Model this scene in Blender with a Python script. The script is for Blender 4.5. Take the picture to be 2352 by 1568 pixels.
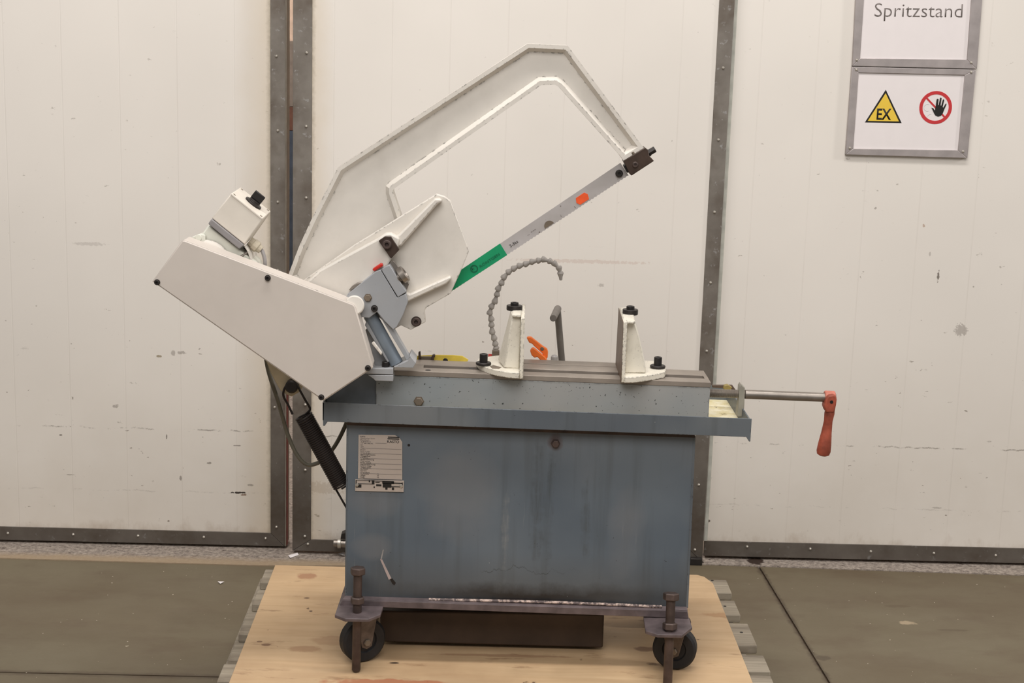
import bpy, bmesh, math, random
from mathutils import Vector, Matrix
random.seed(7)
for o in list(bpy.data.objects): bpy.data.objects.remove(o)
SC = bpy.context.scene
COL = SC.collection

# ------------------------------------------------------------ camera (calibrated from the photo's vanishing points)
F = 3612.0                                   # focal length in pixels of the 2352 x 1568 frame
CAM = Vector((0, 0, 1.60))
_Y = Vector((1122-1176, 50-784, F)).normalized()      # world +Y (depth) in camera axes (x right, y down, z forward)
_D = Vector((640-1176, 17816, F)); _D -= _D.dot(_Y)*_Y; _D.normalize()   # world down
_X = _D.cross(_Y)                                     # world +X
cam_d = bpy.data.cameras.new('camera'); cam = bpy.data.objects.new('camera', cam_d); COL.objects.link(cam)
cam_d.sensor_width = 36; cam_d.lens = F/2352*36; cam_d.clip_start = .05; cam_d.clip_end = 100
def cw(v): return Vector((v.dot(_X), v.dot(_Y), -v.dot(_D)))   # camera axes -> world
cx, cy, cz = cw(Vector((1, 0, 0))), cw(Vector((0, -1, 0))), cw(Vector((0, 0, -1)))
M = Matrix((cx, cy, cz)).transposed().to_4x4(); M.translation = CAM
cam.matrix_world = M
SC.camera = cam

# ------------------------------------------------------------ light and exposure
vs = SC.view_settings
vs.view_transform = 'Standard'; vs.look = 'None'; vs.exposure = 0.20; vs.gamma = 1; vs.use_curve_mapping = False
def srgb(r, g, b):
    f = lambda c: (c/255/12.92) if c/255 <= .04045 else ((c/255+.055)/1.055)**2.4
    return (f(r), f(g), f(b), 1)
W = bpy.data.worlds.new('hall_ambient'); SC.world = W; W.use_nodes = True
W.node_tree.nodes['Background'].inputs[0].default_value = (1.0, .955, .915, 1)
W.node_tree.nodes['Background'].inputs[1].default_value = .20
def area(name, loc, target, sx, sy, power, col=(1, .965, .935)):
    d = bpy.data.lights.new(name, 'AREA'); d.shape = 'RECTANGLE'; d.size = sx; d.size_y = sy; d.energy = power; d.color = col
    o = bpy.data.objects.new(name, d); COL.objects.link(o); o.location = loc
    o.rotation_euler = (Vector(target)-Vector(loc)).to_track_quat('-Z', 'Y').to_euler()
area('ceiling_lamp_light', (.1, 2.6, 5.1), (.1, 3.5, 0), 3.4, .5, 110)
area('ceiling_lamp_light', (-.5, -1.0, 5.0), (0, 3.8, .6), 5.0, 2.6, 205)
area('hall_side_lamp_light', (7.0, 2.5, 4.3), (.3, 3.5, .4), .6, .6, 115)
area('far_room_fill_light', (-1.2, 6.2, 3.6), (-.9, 6.4, 0), 1.2, 1.2, 70)  # unseen fill added to brighten the floor behind the door gap

# ------------------------------------------------------------ photo -> world helpers (points on real planes of the place)
def ray(px, py): return cw(Vector((px-1176, py-784, F)))
def PY(px, py, y): r = ray(px, py); return CAM + r*(y/r.y)
def PZ(px, py, z): r = ray(px, py); return CAM + r*((z-CAM.z)/r.z)
def pts(lst, y): return [PY(a, b, y) for a, b in lst]

# ------------------------------------------------------------ node materials
class T:
    def __init__(s, name, rough=.6, metal=0., spec=.4):
        s.m = bpy.data.materials.new(name); s.m.use_nodes = True; s.t = s.m.node_tree
        s.b = s.t.nodes['Principled BSDF']
        s.b.inputs['Roughness'].default_value = rough; s.b.inputs['Metallic'].default_value = metal
        s.b.inputs['Specular IOR Level'].default_value = spec
        s.co = s.t.nodes.new('ShaderNodeTexCoord').outputs['Object']
        s._x = None
    def n(s, typ, **k):
        o = s.t.nodes.new(typ)
        for a, v in k.items(): setattr(o, a, v)
        return o
    def put(s, sock, v):
        if isinstance(v, (int, float)): sock.default_value = v
        elif isinstance(v, (tuple, list)): sock.default_value = v
        else: s.t.links.new(v, sock)
    def math(s, op, a, b=0., c=None, clamp=False):
        o = s.n('ShaderNodeMath', operation=op, use_clamp=clamp); s.put(o.inputs[0], a); s.put(o.inputs[1], b)
        if c is not None: s.put(o.inputs[2], c)
        return o.outputs[0]
    def mix(s, f, a, b):
        o = s.n('ShaderNodeMix', data_type='RGBA'); s.put(o.inputs[0], f); s.put(o.inputs[6], a); s.put(o.inputs[7], b); return o.outputs[2]
    def map(s, v, a, b, c=0., d=1.):
        o = s.n('ShaderNodeMapRange'); s.put(o.inputs[0], v)
        for i, q in enumerate((a, b, c, d)): o.inputs[i+1].default_value = q
        return o.outputs[0]
    def vec(s, sc=(1, 1, 1), loc=(0, 0, 0), rot=(0, 0, 0)):
        o = s.n('ShaderNodeMapping'); s.put(o.inputs[0], s.co); o.inputs[1].default_value = loc; o.inputs[2].default_value = rot; o.inputs[3].default_value = sc; return o.outputs[0]
    def noise(s, scale, detail=4, rough=.55, sc=(1, 1, 1), loc=(0, 0, 0), dist=0.):
        o = s.n('ShaderNodeTexNoise'); s.put(o.inputs['Vector'], s.vec(sc, loc)); o.inputs['Scale'].default_value = scale
        o.inputs['Detail'].default_value = detail; o.inputs['Roughness'].default_value = rough; o.inputs['Distortion'].default_value = dist
        return o.outputs[0]
    def xyz(s):
        if not s._x:
            o = s.n('ShaderNodeSeparateXYZ'); s.put(o.inputs[0], s.co); s._x = o.outputs
        return s._x
    def edge(s, radius=.004, lo=.02, hi=.12):       # 1 on edges
        b = s.n('ShaderNodeBevel', samples=4); b.inputs[0].default_value = radius
        g = s.n('ShaderNodeNewGeometry'); d = s.n('ShaderNodeVectorMath', operation='DOT_PRODUCT')
        s.put(d.inputs[0], b.outputs[0]); s.put(d.inputs[1], g.outputs['Normal'])
        return s.map(d.outputs['Value'], 1-lo, 1-hi)
    def blob(s, x, z, rx, rz, ax='XZ', soft=.5, wob=.7, nscale=45):   # stain / mark of its own shape
        X = s.xyz(); u = X[0]; w = X[2] if ax == 'XZ' else X[1]
        du = s.math('DIVIDE', s.math('SUBTRACT', u, x), rx); dw = s.math('DIVIDE', s.math('SUBTRACT', w, z), rz)
        r = s.math('ADD', s.math('MULTIPLY', du, du), s.math('MULTIPLY', dw, dw))
        r = s.math('ADD', r, s.math('MULTIPLY', s.math('SUBTRACT', s.noise(nscale, 4), .5), wob*4))
        return s.map(r, 1, 1-soft)
    def bump(s, h, strength=.2, dist=.002):
        o = s.n('ShaderNodeBump'); o.inputs['Strength'].default_value = strength; o.inputs['Distance'].default_value = dist
        s.put(o.inputs['Height'], h); s.put(s.b.inputs['Normal'], o.outputs[0])
    def col(s, c): s.put(s.b.inputs['Base Color'], c); return s.m

def plain(name, c, rough=.5, metal=0., var=.12, scale=25):
    t = T(name, rough, metal); d = tuple(x*(1-var*1.6) for x in c[:3])+(1,); l = tuple(min(1, x*(1+var)) for x in c[:3])+(1,)
    return t.col(t.mix(t.map(t.noise(scale, 5), .3, .7), d, l))
def paint(name, c, chip=(.035, .028, .022, 1), rough=.45, cs=75, chipamt=.56, specks=.70, var=.06, grime=(.3, .26, .2, 1), gr=.12, radius=.004):
    t = T(name, rough)
    base = t.mix(t.map(t.noise(9, 4), .3, .7), tuple(x*(1-var) for x in c[:3])+(1,), tuple(min(1, x*(1+var)) for x in c[:3])+(1,))
    base = t.mix(t.math('MULTIPLY', t.map(t.noise(14, 6, .65), .52, .75), gr), base, grime)
    e = t.math('MULTIPLY', t.edge(radius), t.map(t.noise(cs, 5, .7), chipamt, chipamt+.03))
    sp = t.map(t.noise(120 if cs < 100 else 230, 3, .6), specks, specks+.02)
    m = t.math('MAXIMUM', e, sp)
    return t.col(t.mix(m, base, chip))

CREAM = paint('cream_paint', srgb(216, 210, 201), specks=.76, chipamt=.555, cs=90, radius=.006, chip=(.02, .016, .012, 1))
CREAM_COVER = paint('cover_paint', srgb(206, 197, 188), specks=.78, chipamt=.60, var=.03, gr=.05)
CREAM_JAW = paint('worn_cream_paint', srgb(222, 216, 202), chipamt=.50, specks=.675, gr=.3, radius=.005, cs=170)
GREY = paint('grey_paint', srgb(156, 158, 161), specks=.74, chipamt=.60)
STEEL = plain('bare_steel', srgb(150, 142, 134), .38, .75)
MACHINED = plain('machined_bed_steel', srgb(150, 140, 130), .45, .35, .15, 12)
DARK = plain('black_oxide', srgb(52, 48, 46), .45, .4)
DARKER = plain('black_plastic', srgb(30, 27, 26), .45)
BROWNBLK = plain('oily_brown_steel', srgb(72, 58, 50), .45, .3, .3)
RUSTBOLT = plain('old_bolt_steel', srgb(82, 69, 64), .5, .35, .3)
PURPLEGREY = plain('purplish_dark_paint', srgb(98, 87, 88), .5, .1, .25)
RUBBER = plain('black_rubber', srgb(34, 33, 35), .6, 0, .2)
GAP = plain('dark_recess', srgb(40, 32, 28), .9)
ORANGE = plain('orange_plastic', srgb(240, 120, 50), .45, 0, .08)
REDORANGE = plain('worn_red_orange_paint', srgb(158, 78, 58), .55, 0, .3, 30)
RED = plain('red_plastic', srgb(190, 45, 35), .35)
YELLOW = plain('yellow_paint', srgb(238, 210, 88), .5)
HOSE = plain('grey_hose_plastic', srgb(158, 152, 146), .5, 0, .1, 60)
BEIGE = plain('beige_plastic', srgb(190, 180, 160), .5)
CABLE = plain('grey_cable', srgb(150, 145, 143), .5)
CABLE2 = plain('dark_green_cable', srgb(98, 94, 82), .5)
PALE = plain('pale_green_white', srgb(216, 216, 204), .5, 0, .04)
BOXC = plain('switch_box_cream', srgb(222, 214, 202), .45, 0, .03)
BOXG = plain('switch_box_grey', srgb(142, 138, 138), .5, 0, .05)
SPRING = plain('black_spring_steel', srgb(40, 33, 31), .6, .1)
TAUPE = plain('taupe_fitting', srgb(120, 108, 94), .5, .2)
PAPER = plain('white_paper', srgb(232, 225, 224), .6, 0, .01)
ALU = plain('brushed_aluminium_frame', srgb(176, 168, 166), .45, .35, .1, 20)
INK = plain('black_ink', srgb(30, 28, 26), .6)
INKG = plain('grey_ink', srgb(120, 112, 108), .6)
LINEG = plain('faint_grey_ink', srgb(200, 198, 198), .6)
SIGNY = plain('warning_yellow', srgb(232, 196, 70), .6, 0, .03)
SIGNR = plain('prohibition_red', srgb(196, 52, 56), .6, 0, .04)
GREEN = plain('green_blade_print', srgb(30, 155, 105), .4, .1, .12, 8)
GREEND = plain('dark_green_ink', srgb(12, 95, 65), .5)
STICK = plain('orange_sticker', srgb(236, 92, 44), .5, 0, .1, 60)
SILVER = plain('silver_screw', srgb(190, 184, 174), .35, .6)
PLATE = plain('nameplate_metal', srgb(182, 170, 160), .5, .1, .05, 8)

def mk_blade():
    t = T('blade_steel', .4, .25)
    c = t.mix(t.map(t.noise(10, 4), .3, .7), srgb(176, 170, 166), srgb(200, 195, 194))
    c = t.mix(t.map(t.noise(90, 3), .68, .72), c, srgb(110, 100, 92)); return t.col(c)
BLADE = mk_blade()

def mk_blue(name, c1, c2, c3, streak=True, origin_marks=False):
    t = T(name, .42, 0, .45)
    f = t.map(t.noise(3.2, 3, .5, loc=(3, 1, 2)), .38, .66)
    c = t.mix(f, c1, c2)
    c = t.mix(t.math('MULTIPLY', t.map(t.noise(2.2, 3, .5, loc=(7, 4, 9)), .5, .68), .55), c, c3)
    if streak:
        st = t.noise(1, 5, .6, sc=(22, 1, 1.2)); c = t.mix(t.math('MULTIPLY', t.map(st, .52, .75), .45), c, srgb(62, 66, 66))
        st2 = t.noise(1, 5, .7, sc=(60, 1, 2.5), loc=(4, 0, 1)); c = t.mix(t.math('MULTIPLY', t.map(st2, .66, .74), .35), c, srgb(150, 150, 148))
    if origin_marks:
        X = t.xyz()
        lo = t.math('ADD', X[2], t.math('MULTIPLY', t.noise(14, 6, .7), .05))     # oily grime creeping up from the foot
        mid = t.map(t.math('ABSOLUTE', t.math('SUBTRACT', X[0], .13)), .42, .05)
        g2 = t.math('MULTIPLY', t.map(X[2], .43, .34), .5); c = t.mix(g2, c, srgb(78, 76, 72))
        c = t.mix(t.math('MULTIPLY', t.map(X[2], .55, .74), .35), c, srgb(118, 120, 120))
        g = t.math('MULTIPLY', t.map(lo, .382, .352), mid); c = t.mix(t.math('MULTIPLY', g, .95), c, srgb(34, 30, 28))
        # rusty halo of the bolt, scratch, drip lines
        p = PY(1276, 1015, CAB); c = t.mix(t.math('MULTIPLY', t.blob(p.x, p.z, .020, .022, soft=.9, wob=.2), .8), c, srgb(84, 62, 56))
        for (a, b, rx, rz, k) in ((1160, 1230, .006, .10, srgb(140, 140, 138)), (1235, 1150, .010, .17, srgb(66, 68, 68)), (1262, 1150, .007, .17, srgb(62, 66, 66)),
                                  (1345, 1190, .008, .12, srgb(66, 70, 70))):
            p = PY(a, b, CAB); c = t.mix(t.math('MULTIPLY', t.math('MULTIPLY', t.blob(p.x, p.z, rx*1.6, rz, soft=1, wob=.9), t.map(t.noise(1, 6, .75, sc=(150, 1, 12)), .35, .65)), .5), c, k)
        for (a, b, rx, rz) in ((1060, 1150, .10, .13), (860, 1150, .07, .04), (850, 1255, .05, .03), (1440, 1200, .05, .14)):
            p = PY(a, b, CAB); c = t.mix(t.math('MULTIPLY', t.blob(p.x, p.z, rx, rz, soft=1, wob=.6, nscale=7), .4), c, srgb(120, 120, 121))
        # thin wandering cracks
        cr = t.math('ABSOLUTE', t.math('SUBTRACT', X[2], t.math('ADD', t.math('MULTIPLY', t.noise(1, 5, .6, sc=(16, 0, 0)), .10), .335)))
        c = t.mix(t.math('MULTIPLY', t.math('MULTIPLY', t.map(cr, .0011, .0004), t.math('MULTIPLY', t.map(t.math('ABSOLUTE', t.math('SUBTRACT', X[0], .22)), .21, .19), t.map(t.noise(7, 4, .6, loc=(2, 0, 5)), .45, .55))), .65), c, srgb(44, 46, 46))
    e = t.math('MULTIPLY', t.edge(.004), t.map(t.noise(70, 5, .7), .56, .6))
    sp = t.map(t.noise(110, 3, .6), .74, .76)
    c = t.mix(t.math('MAXIMUM', e, sp), c, srgb(34, 30, 30))
    c = t.mix(t.math('MULTIPLY', t.map(t.noise(130, 3, .6, loc=(5, 5, 5)), .745, .76), .6), c, srgb(190, 188, 184))
    t.put(t.b.inputs['Roughness'], t.map(t.noise(6, 4), .3, .7, .35, .6))
    return t.col(c)
CAB = 3.385
BLUE = mk_blue('cabinet_blue_paint', srgb(84, 95, 106), srgb(98, 108, 117), srgb(128, 129, 130), True, True)
TRAYB = mk_blue('tray_blue_paint', srgb(88, 95, 102), srgb(106, 112, 116), srgb(126, 127, 126), True)

def mk_bed():
    t = T('bed_grey_paint', .42)
    c = t.mix(t.map(t.noise(3, 3), .35, .65), srgb(140, 146, 148), srgb(160, 159, 156))
    c = t.mix(t.map(t.noise(150, 3, .55, sc=(1, 1, .8)), .665, .68), c, srgb(66, 68, 66))
    e = t.math('MULTIPLY', t.edge(.005), t.map(t.noise(60, 5, .7), .5, .54)); c = t.mix(e, c, srgb(52, 46, 42))
    return t.col(c)
BEDP = mk_bed()

def mk_sawdust():
    t = T('tray_yellow_residue', .8)
    c = t.mix(t.map(t.noise(30, 6, .7), .4, .6), srgb(222, 208, 160), srgb(240, 232, 205))
    c = t.mix(t.map(t.noise(22, 5, .7, loc=(3, 3, 3)), .60, .66), c, srgb(80, 68, 58)); return t.col(c)
SAWDUST = mk_sawdust()

def mk_door(name, marks, stain_x=None, lines_off=0.):
    t = T(name, .5, 0, .35)
    X = t.xyz()
    c = t.mix(t.map(t.noise(1.6, 3), .3, .7), srgb(226, 220, 212), srgb(233, 227, 219))
    # faint vertical joints of the lining every 165 mm
    fr = t.math('FRACT', t.math('DIVIDE', t.math('ADD', X[0], 10+lines_off), .165))
    ln = t.map(t.math('ABSOLUTE', t.math('SUBTRACT', fr, .5)), .014, .004)
    c = t.mix(t.math('MULTIPLY', ln, t.map(t.noise(5, 3), .3, .7, .02, .17)), c, srgb(190, 180, 170))
    # grime heavier towards the foot
    low = t.map(X[2], .75, .05)
    c = t.mix(t.math('MULTIPLY', low, t.map(t.noise(2.5, 5, .6), .3, .75, .12, .42)), c, srgb(178, 162, 140))
    sp = t.map(t.noise(34, 4, .62, sc=(1, 1, 1.6)), .70, .735)
    c = t.mix(t.math('MULTIPLY', sp, t.map(X[2], 1.6, .1, .25, .85)), c, srgb(112, 98, 84))
    sp2 = t.map(t.noise(30, 5, .7, sc=(.55, 1, 1.5), loc=(8, 3, 5)), .665, .70)
    c = t.mix(t.math('MULTIPLY', sp2, t.map(X[2], .8, .1, .03, .6)), c, srgb(96, 84, 72))
    foot = t.math('SUBTRACT', X[2], t.math('MULTIPLY', t.noise(14, 6, .7, sc=(1, 1, .6)), .16))
    c = t.mix(t.math('MULTIPLY', t.map(foot, -.005, -.06), .42), c, srgb(140, 112, 80))
    if stain_x is not None:
        for sx, w in stain_x:
            d = t.math('ABSOLUTE', t.math('SUBTRACT', X[0], sx))
            k = t.math('MULTIPLY', t.map(t.math('ADD', d, t.math('MULTIPLY', t.noise(12, 5, .65), .05)), w+.03, .02), .42)
            c = t.mix(k, c, srgb(205, 184, 150))
            edge = t.map(t.math('ADD', d, t.math('MULTIPLY', t.noise(60, 5, .7), .02)), .022, .008)
            c = t.mix(t.math('MULTIPLY', edge, .5), c, srgb(120, 110, 88))
    # knock marks (dashed line where pallets hit)
    for (zz, k) in ((.365, .6), (.17, .22)):
        d = t.math('ABSOLUTE', t.math('SUBTRACT', X[2], t.math('ADD', zz-.01, t.math('MULTIPLY', t.noise(1, 6, .7, sc=(11, 0, 0)), .032))))
        c = t.mix(t.math('MULTIPLY', t.math('MULTIPLY', t.map(d, .0028, .0008), t.map(t.noise(14, 6, .75, sc=(1, 1, 1)), .5, .6)), k), c, srgb(95, 84, 74))
    for (x, z, rx, rz, k, cc) in marks:
        c = t.mix(t.math('MULTIPLY', t.blob(x, z, rx, rz, nscale=130, wob=.95), k), c, cc)
    t.bump(t.math('ADD', t.noise(1.5, 3), t.math('MULTIPLY', ln, -.3)), .25, .004)
    return t.col(c)

def mk_strip():
    t = T('weathered_steel_strip', .5, .45)
    c = t.mix(t.map(t.noise(7, 5, .6), .3, .7), srgb(112, 104, 96), srgb(146, 140, 132))
    c = t.mix(t.map(t.noise(40, 5, .7, loc=(2, 2, 2)), .60, .70), c, srgb(172, 170, 168))
    c = t.mix(t.math('MULTIPLY', t.map(t.noise(5, 5, .6, loc=(6, 1, 2)), .5, .65), .6), c, srgb(92, 78, 64))
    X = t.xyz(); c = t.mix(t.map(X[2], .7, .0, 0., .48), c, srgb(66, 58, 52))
    return t.col(c)
STRIP = mk_strip()

def mk_floor():
    t = T('oily_concrete', .5, 0, .35)
    c = t.mix(t.map(t.noise(2.2, 6, .6, sc=(.6, 1, 1)), .35, .65), srgb(101, 89, 70), srgb(114, 105, 85))
    c = t.mix(t.math('MULTIPLY', t.map(t.noise(9, 6, .65, sc=(.5, 1, 1), loc=(4, 4, 4)), .5, .7), .5), c, srgb(92, 76, 60))
    c = t.mix(t.math('MULTIPLY', t.noise(160, 3, .7), .25), c, srgb(90, 80, 66))
    c = t.mix(t.map(t.noise(30, 3, .6, loc=(1, 7, 3)), .735, .745), c, srgb(170, 158, 138))
    for (a, b, rx, ry, k, cc) in ((2085, 1430, .026, .016, .75, srgb(170, 152, 126)), (1890, 1510, .02, .02, .5, srgb(64, 52, 42)), (2190, 1447, .06, .008, .4, srgb(80, 66, 52)),
                                  (2060, 1392, .04, .012, .35, srgb(80, 64, 48))):
        p = PZ(a, b, 0); c = t.mix(t.math('MULTIPLY', t.blob(p.x, p.y, rx, ry, 'XY', nscale=40), k), c, cc)
    # dirt gathered along the joints
    X = t.xyz()
    wob = t.math('MULTIPLY', t.math('SUBTRACT', t.noise(25, 5, .7), .5), .035)
    d1 = t.math('ABSOLUTE', t.math('ADD', t.math('SUBTRACT', X[0], t.math('MULTIPLY', t.math('SUBTRACT', X[1], 4.627), -.038)), t.math('ADD', wob, -.862)))
    c = t.mix(t.math('MULTIPLY', t.map(d1, .013, .002), .7), c, srgb(58, 44, 34))
    d2 = t.math('ABSOLUTE', t.math('ADD', t.math('SUBTRACT', X[1], 3.642), wob))
    c = t.mix(t.math('MULTIPLY', t.math('MULTIPLY', t.map(d2, .02, .003), t.map(X[0], .5, .3)), .55), c, srgb(66, 52, 42))
    t.bump(t.noise(40, 6, .7), .15, .002)
    t.put(t.b.inputs['Roughness'], t.map(t.noise(5, 5), .3, .7, .42, .62))
    return t.col(c)
FLOORM = mk_floor()
def mk_thresh(dark=False):
    t = T('speckled_threshold_concrete', .75)
    c = t.mix(t.map(t.noise(110, 6, .75, sc=(.8, 1, 1)), .38, .64), srgb(112, 102, 95), srgb(176, 164, 152))
    c = t.mix(t.map(t.noise(45, 5, .75, sc=(.6, 1, 1), loc=(3, 2, 1)), .60, .66), c, srgb(76, 64, 58))
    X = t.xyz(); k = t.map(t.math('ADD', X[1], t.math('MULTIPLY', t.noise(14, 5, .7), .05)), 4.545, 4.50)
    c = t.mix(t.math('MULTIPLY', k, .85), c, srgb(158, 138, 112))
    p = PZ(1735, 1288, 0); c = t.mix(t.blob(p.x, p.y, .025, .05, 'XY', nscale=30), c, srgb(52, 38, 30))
    t.bump(t.noise(60, 6, .75), .5, .004)
    return t.col(c)
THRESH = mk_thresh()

def mk_ply():
    t = T('stained_plywood', .55)
    g = t.noise(1, 6, .6, sc=(3, 30, 30), dist=.6)
    c = t.mix(t.map(g, .35, .65), srgb(192, 161, 124), srgb(204, 175, 138))
    c = t.mix(t.math('MULTIPLY', t.map(t.noise(3, 5, .6), .45, .7), .45), c, srgb(158, 128, 98))
    c = t.mix(t.math('MULTIPLY', t.map(t.noise(1, 5, .65, sc=(7, 26, 7), loc=(3, 8, 3)), .60, .70), .6), c, srgb(132, 98, 70))
    c = t.mix(t.map(t.noise(26, 5, .65, sc=(.7, 1, 1), loc=(9, 8, 3)), .69, .72), c, srgb(90, 66, 48))
    Z = .16
    for (a, b, rx, ry, k, cc) in ((702, 1323, .030, .025, .75, srgb(158, 112, 84)), (700, 1490, .05, .02, .5, srgb(150, 106, 74)), (612, 1480, .012, .008, .8, srgb(110, 78, 56)),
                                  (596, 1473, .007, .005, .8, srgb(110, 78, 56)), (704, 1373, .010, .006, .85, srgb(86, 62, 48)), (714, 1403, .005, .005, .9, srgb(70, 50, 40)),
                                  (900, 1568, .16, .022, .75, srgb(168, 100, 70)), (1660, 1412, .06, .022, .6, srgb(160, 118, 80)), (1480, 1490, .03, .015, .7, srgb(110, 78, 60)),  # last spot here and first below paint in the right wheel's shadow
                                  (1500, 1525, .02, .012, .7, srgb(96, 70, 56)), (1150, 1505, .2, .008, .5, srgb(140, 102, 76)), (905, 1522, .012, .005, .9, srgb(50, 38, 32)),
                                  (760, 1470, .05, .03, .35, srgb(150, 108, 76))):
        p = PZ(a, b, Z); c = t.mix(t.math('MULTIPLY', t.blob(p.x, p.y, rx, ry, 'XY', nscale=22), k), c, cc)
    return t.col(c)
PLY = mk_ply()
def mk_plank(nm, a, b, cc):
    t = T(nm, .75)
    c = t.mix(t.map(t.noise(1, 6, .65, sc=(4, 50, 50), dist=.5), .35, .65), a, b)
    return t.col(t.mix(t.math('MULTIPLY', t.map(t.noise(11, 4), .55, .7), .5), c, cc))
PLANK = mk_plank('weathered_pallet_wood', srgb(122, 112, 98), srgb(160, 150, 133), srgb(98, 82, 66))
PLANKR = mk_plank('reddish_pallet_wood', srgb(150, 104, 74), srgb(178, 150, 118), srgb(110, 76, 54))

# ------------------------------------------------------------ mesh helpers
WL = {}                                        # world location of every object made
def new_obj(name, bm, mat, parent=None, origin=None, bevel=0., smooth=True, seg=2):
    bmesh.ops.recalc_face_normals(bm, faces=bm.faces[:])
    vsx = [v.co for v in bm.verts]
    if origin is None:
        lo = Vector([min(v[i] for v in vsx) for i in range(3)]); hi = Vector([max(v[i] for v in vsx) for i in range(3)]); origin = (lo+hi)/2
    origin = Vector(origin)
    for v in bm.verts: v.co -= origin
    me = bpy.data.meshes.new(name); bm.to_mesh(me); bm.free()
    if smooth:
        me.polygons.foreach_set('use_smooth', [True]*len(me.polygons)); me.set_sharp_from_angle(angle=math.radians(32))
    me.materials.append(mat)
    o = bpy.data.objects.new(name, me); COL.objects.link(o)
    place(o, origin, parent)
    if bevel:
        b = o.modifiers.new('bevel', 'BEVEL'); b.width = bevel; b.segments = seg; b.limit_method = 'ANGLE'; b.angle_limit = math.radians(35)
        b.harden_normals = False
    return o
def place(o, loc, parent):
    loc = Vector(loc); WL[o.name] = loc
    if parent: o.parent = parent; o.location = loc - WL[parent.name]
    else: o.location = loc
def empty(name, loc, label, cat, group=None):
    o = bpy.data.objects.new(name, None); COL.objects.link(o); place(o, loc, None); o.empty_display_size = .05
    o['label'] = label; o['category'] = cat
    if group: o['group'] = group
    return o
def tag(o, label, cat, group=None):
    o['label'] = label; o['category'] = cat
    if group: o['group'] = group
    return o
def copy(o, loc, parent=None, label=None):
    c = o.copy(); COL.objects.link(c); place(c, loc, parent or o.parent)
    if label: c['label'] = label
    return c
def structure(o): o['kind'] = 'structure'; return o

def prism(bm, P, y0, y1):
    a = [bm.verts.new((p[0], y0, p[2])) for p in P]; b = [bm.verts.new((p[0], y1, p[2])) for p in P]; n = len(P)
    bm.faces.new(a); bm.faces.new(b[::-1])
    for i in range(n): bm.faces.new((a[i], b[i], b[(i+1) % n], a[(i+1) % n]))
    return bm
def pprism(lst, y, y1, bm=None): return prism(bm or bmesh.new(), pts(lst, y), y, y1)
def box(x0, x1, y0, y1, z0, z1, bm=None):
    return prism(bm or bmesh.new(), [(x0, 0, z0), (x1, 0, z0), (x1, 0, z1), (x0, 0, z1)], y0, y1)
def hexa(a, b, bm=None):                        # a, b: two matching loops of points
    bm = bm or bmesh.new(); A = [bm.verts.new(p) for p in a]; B = [bm.verts.new(p) for p in b]; n = len(a)
    bm.faces.new(A); bm.faces.new(B[::-1])
    for i in range(n): bm.faces.new((A[i], B[i], B[(i+1) % n], A[(i+1) % n]))
    return bm
def frame_of(d):
    d = d.normalized(); u = Vector((0, 0, 1)) if abs(d.z) < .9 else Vector((1, 0, 0)); a = d.cross(u).normalized(); return a, d.cross(a).normalized()
def lathe(p0, d, prof, seg=20, bm=None, rot=0.):  # prof: (distance along d, radius)
    bm = bm or bmesh.new(); d = Vector(d).normalized(); p0 = Vector(p0); a, b = frame_of(d); rings = []
    for t, r in prof:
        rings.append([bm.verts.new(p0+d*t+(a*math.cos(rot+2*math.pi*i/seg)+b*math.sin(rot+2*math.pi*i/seg))*max(r, 1e-5)) for i in range(seg)])
    for q in range(len(rings)-1):
        for i in range(seg): bm.faces.new((rings[q][i], rings[q][(i+1) % seg], rings[q+1][(i+1) % seg], rings[q+1][i]))
    bm.faces.new(rings[0][::-1]); bm.faces.new(rings[-1]); return bm
def cyl(p0, p1, r, seg=20, bm=None, r1=None, rot=0.):
    d = Vector(p1)-Vector(p0); return lathe(p0, d, [(0, r), (d.length, r if r1 is None else r1)], seg, bm, rot)
def tube(path, r, seg=8, bm=None):
    bm = bm or bmesh.new(); path = [Vector(p) for p in path]; rings = []; n = len(path); a = None
    for i, p in enumerate(path):
        d = (path[min(i+1, n-1)]-path[max(i-1, 0)]).normalized()
        if a is None: a, b = frame_of(d)
        a = (a-d*a.dot(d)).normalized(); b = d.cross(a)
        rings.append([bm.verts.new(p+(a*math.cos(2*math.pi*k/seg)+b*math.sin(2*math.pi*k/seg))*r) for k in range(seg)])
    for q in range(n-1):
        for i in range(seg): bm.faces.new((rings[q][i], rings[q][(i+1) % seg], rings[q+1][(i+1) % seg], rings[q+1][i]))
    bm.faces.new(rings[0][::-1]); bm.faces.new(rings[-1]); return bm
def spline(P, k=8):
    P = [Vector(p) for p in P]; out = []
    for i in range(len(P)-1):
        a, b, c, d = P[max(i-1, 0)], P[i], P[i+1], P[min(i+2, len(P)-1)]
        for j in range(k):
            t = j/k; out.append(.5*((2*b)+(c-a)*t+(2*a-5*b+4*c-d)*t*t+(3*b-a-3*c+d)*t**3))
    return out+[P[-1]]
def inset(P, d):                                # inward mitre offset of a polygon in the XZ plane
    n = len(P); A = sum(P[i][0]*P[(i+1) % n][2]-P[(i+1) % n][0]*P[i][2] for i in range(n)); s = 1 if A > 0 else -1; out = []
    for i in range(n):
        p0, p, p1 = P[i-1], P[i], P[(i+1) % n]
        e0 = Vector((p[0]-p0[0], p[2]-p0[2])).normalized(); e1 = Vector((p1[0]-p[0], p1[2]-p[2])).normalized()
        n0 = Vector((-e0.y, e0.x))*s; n1 = Vector((-e1.y, e1.x))*s; m = (n0+n1); k = m.length_squared/2
        m = m/max(k, .35); out.append(Vector((p[0]+m.x*d, p[1], p[2]+m.y*d)))
    return out
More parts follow.
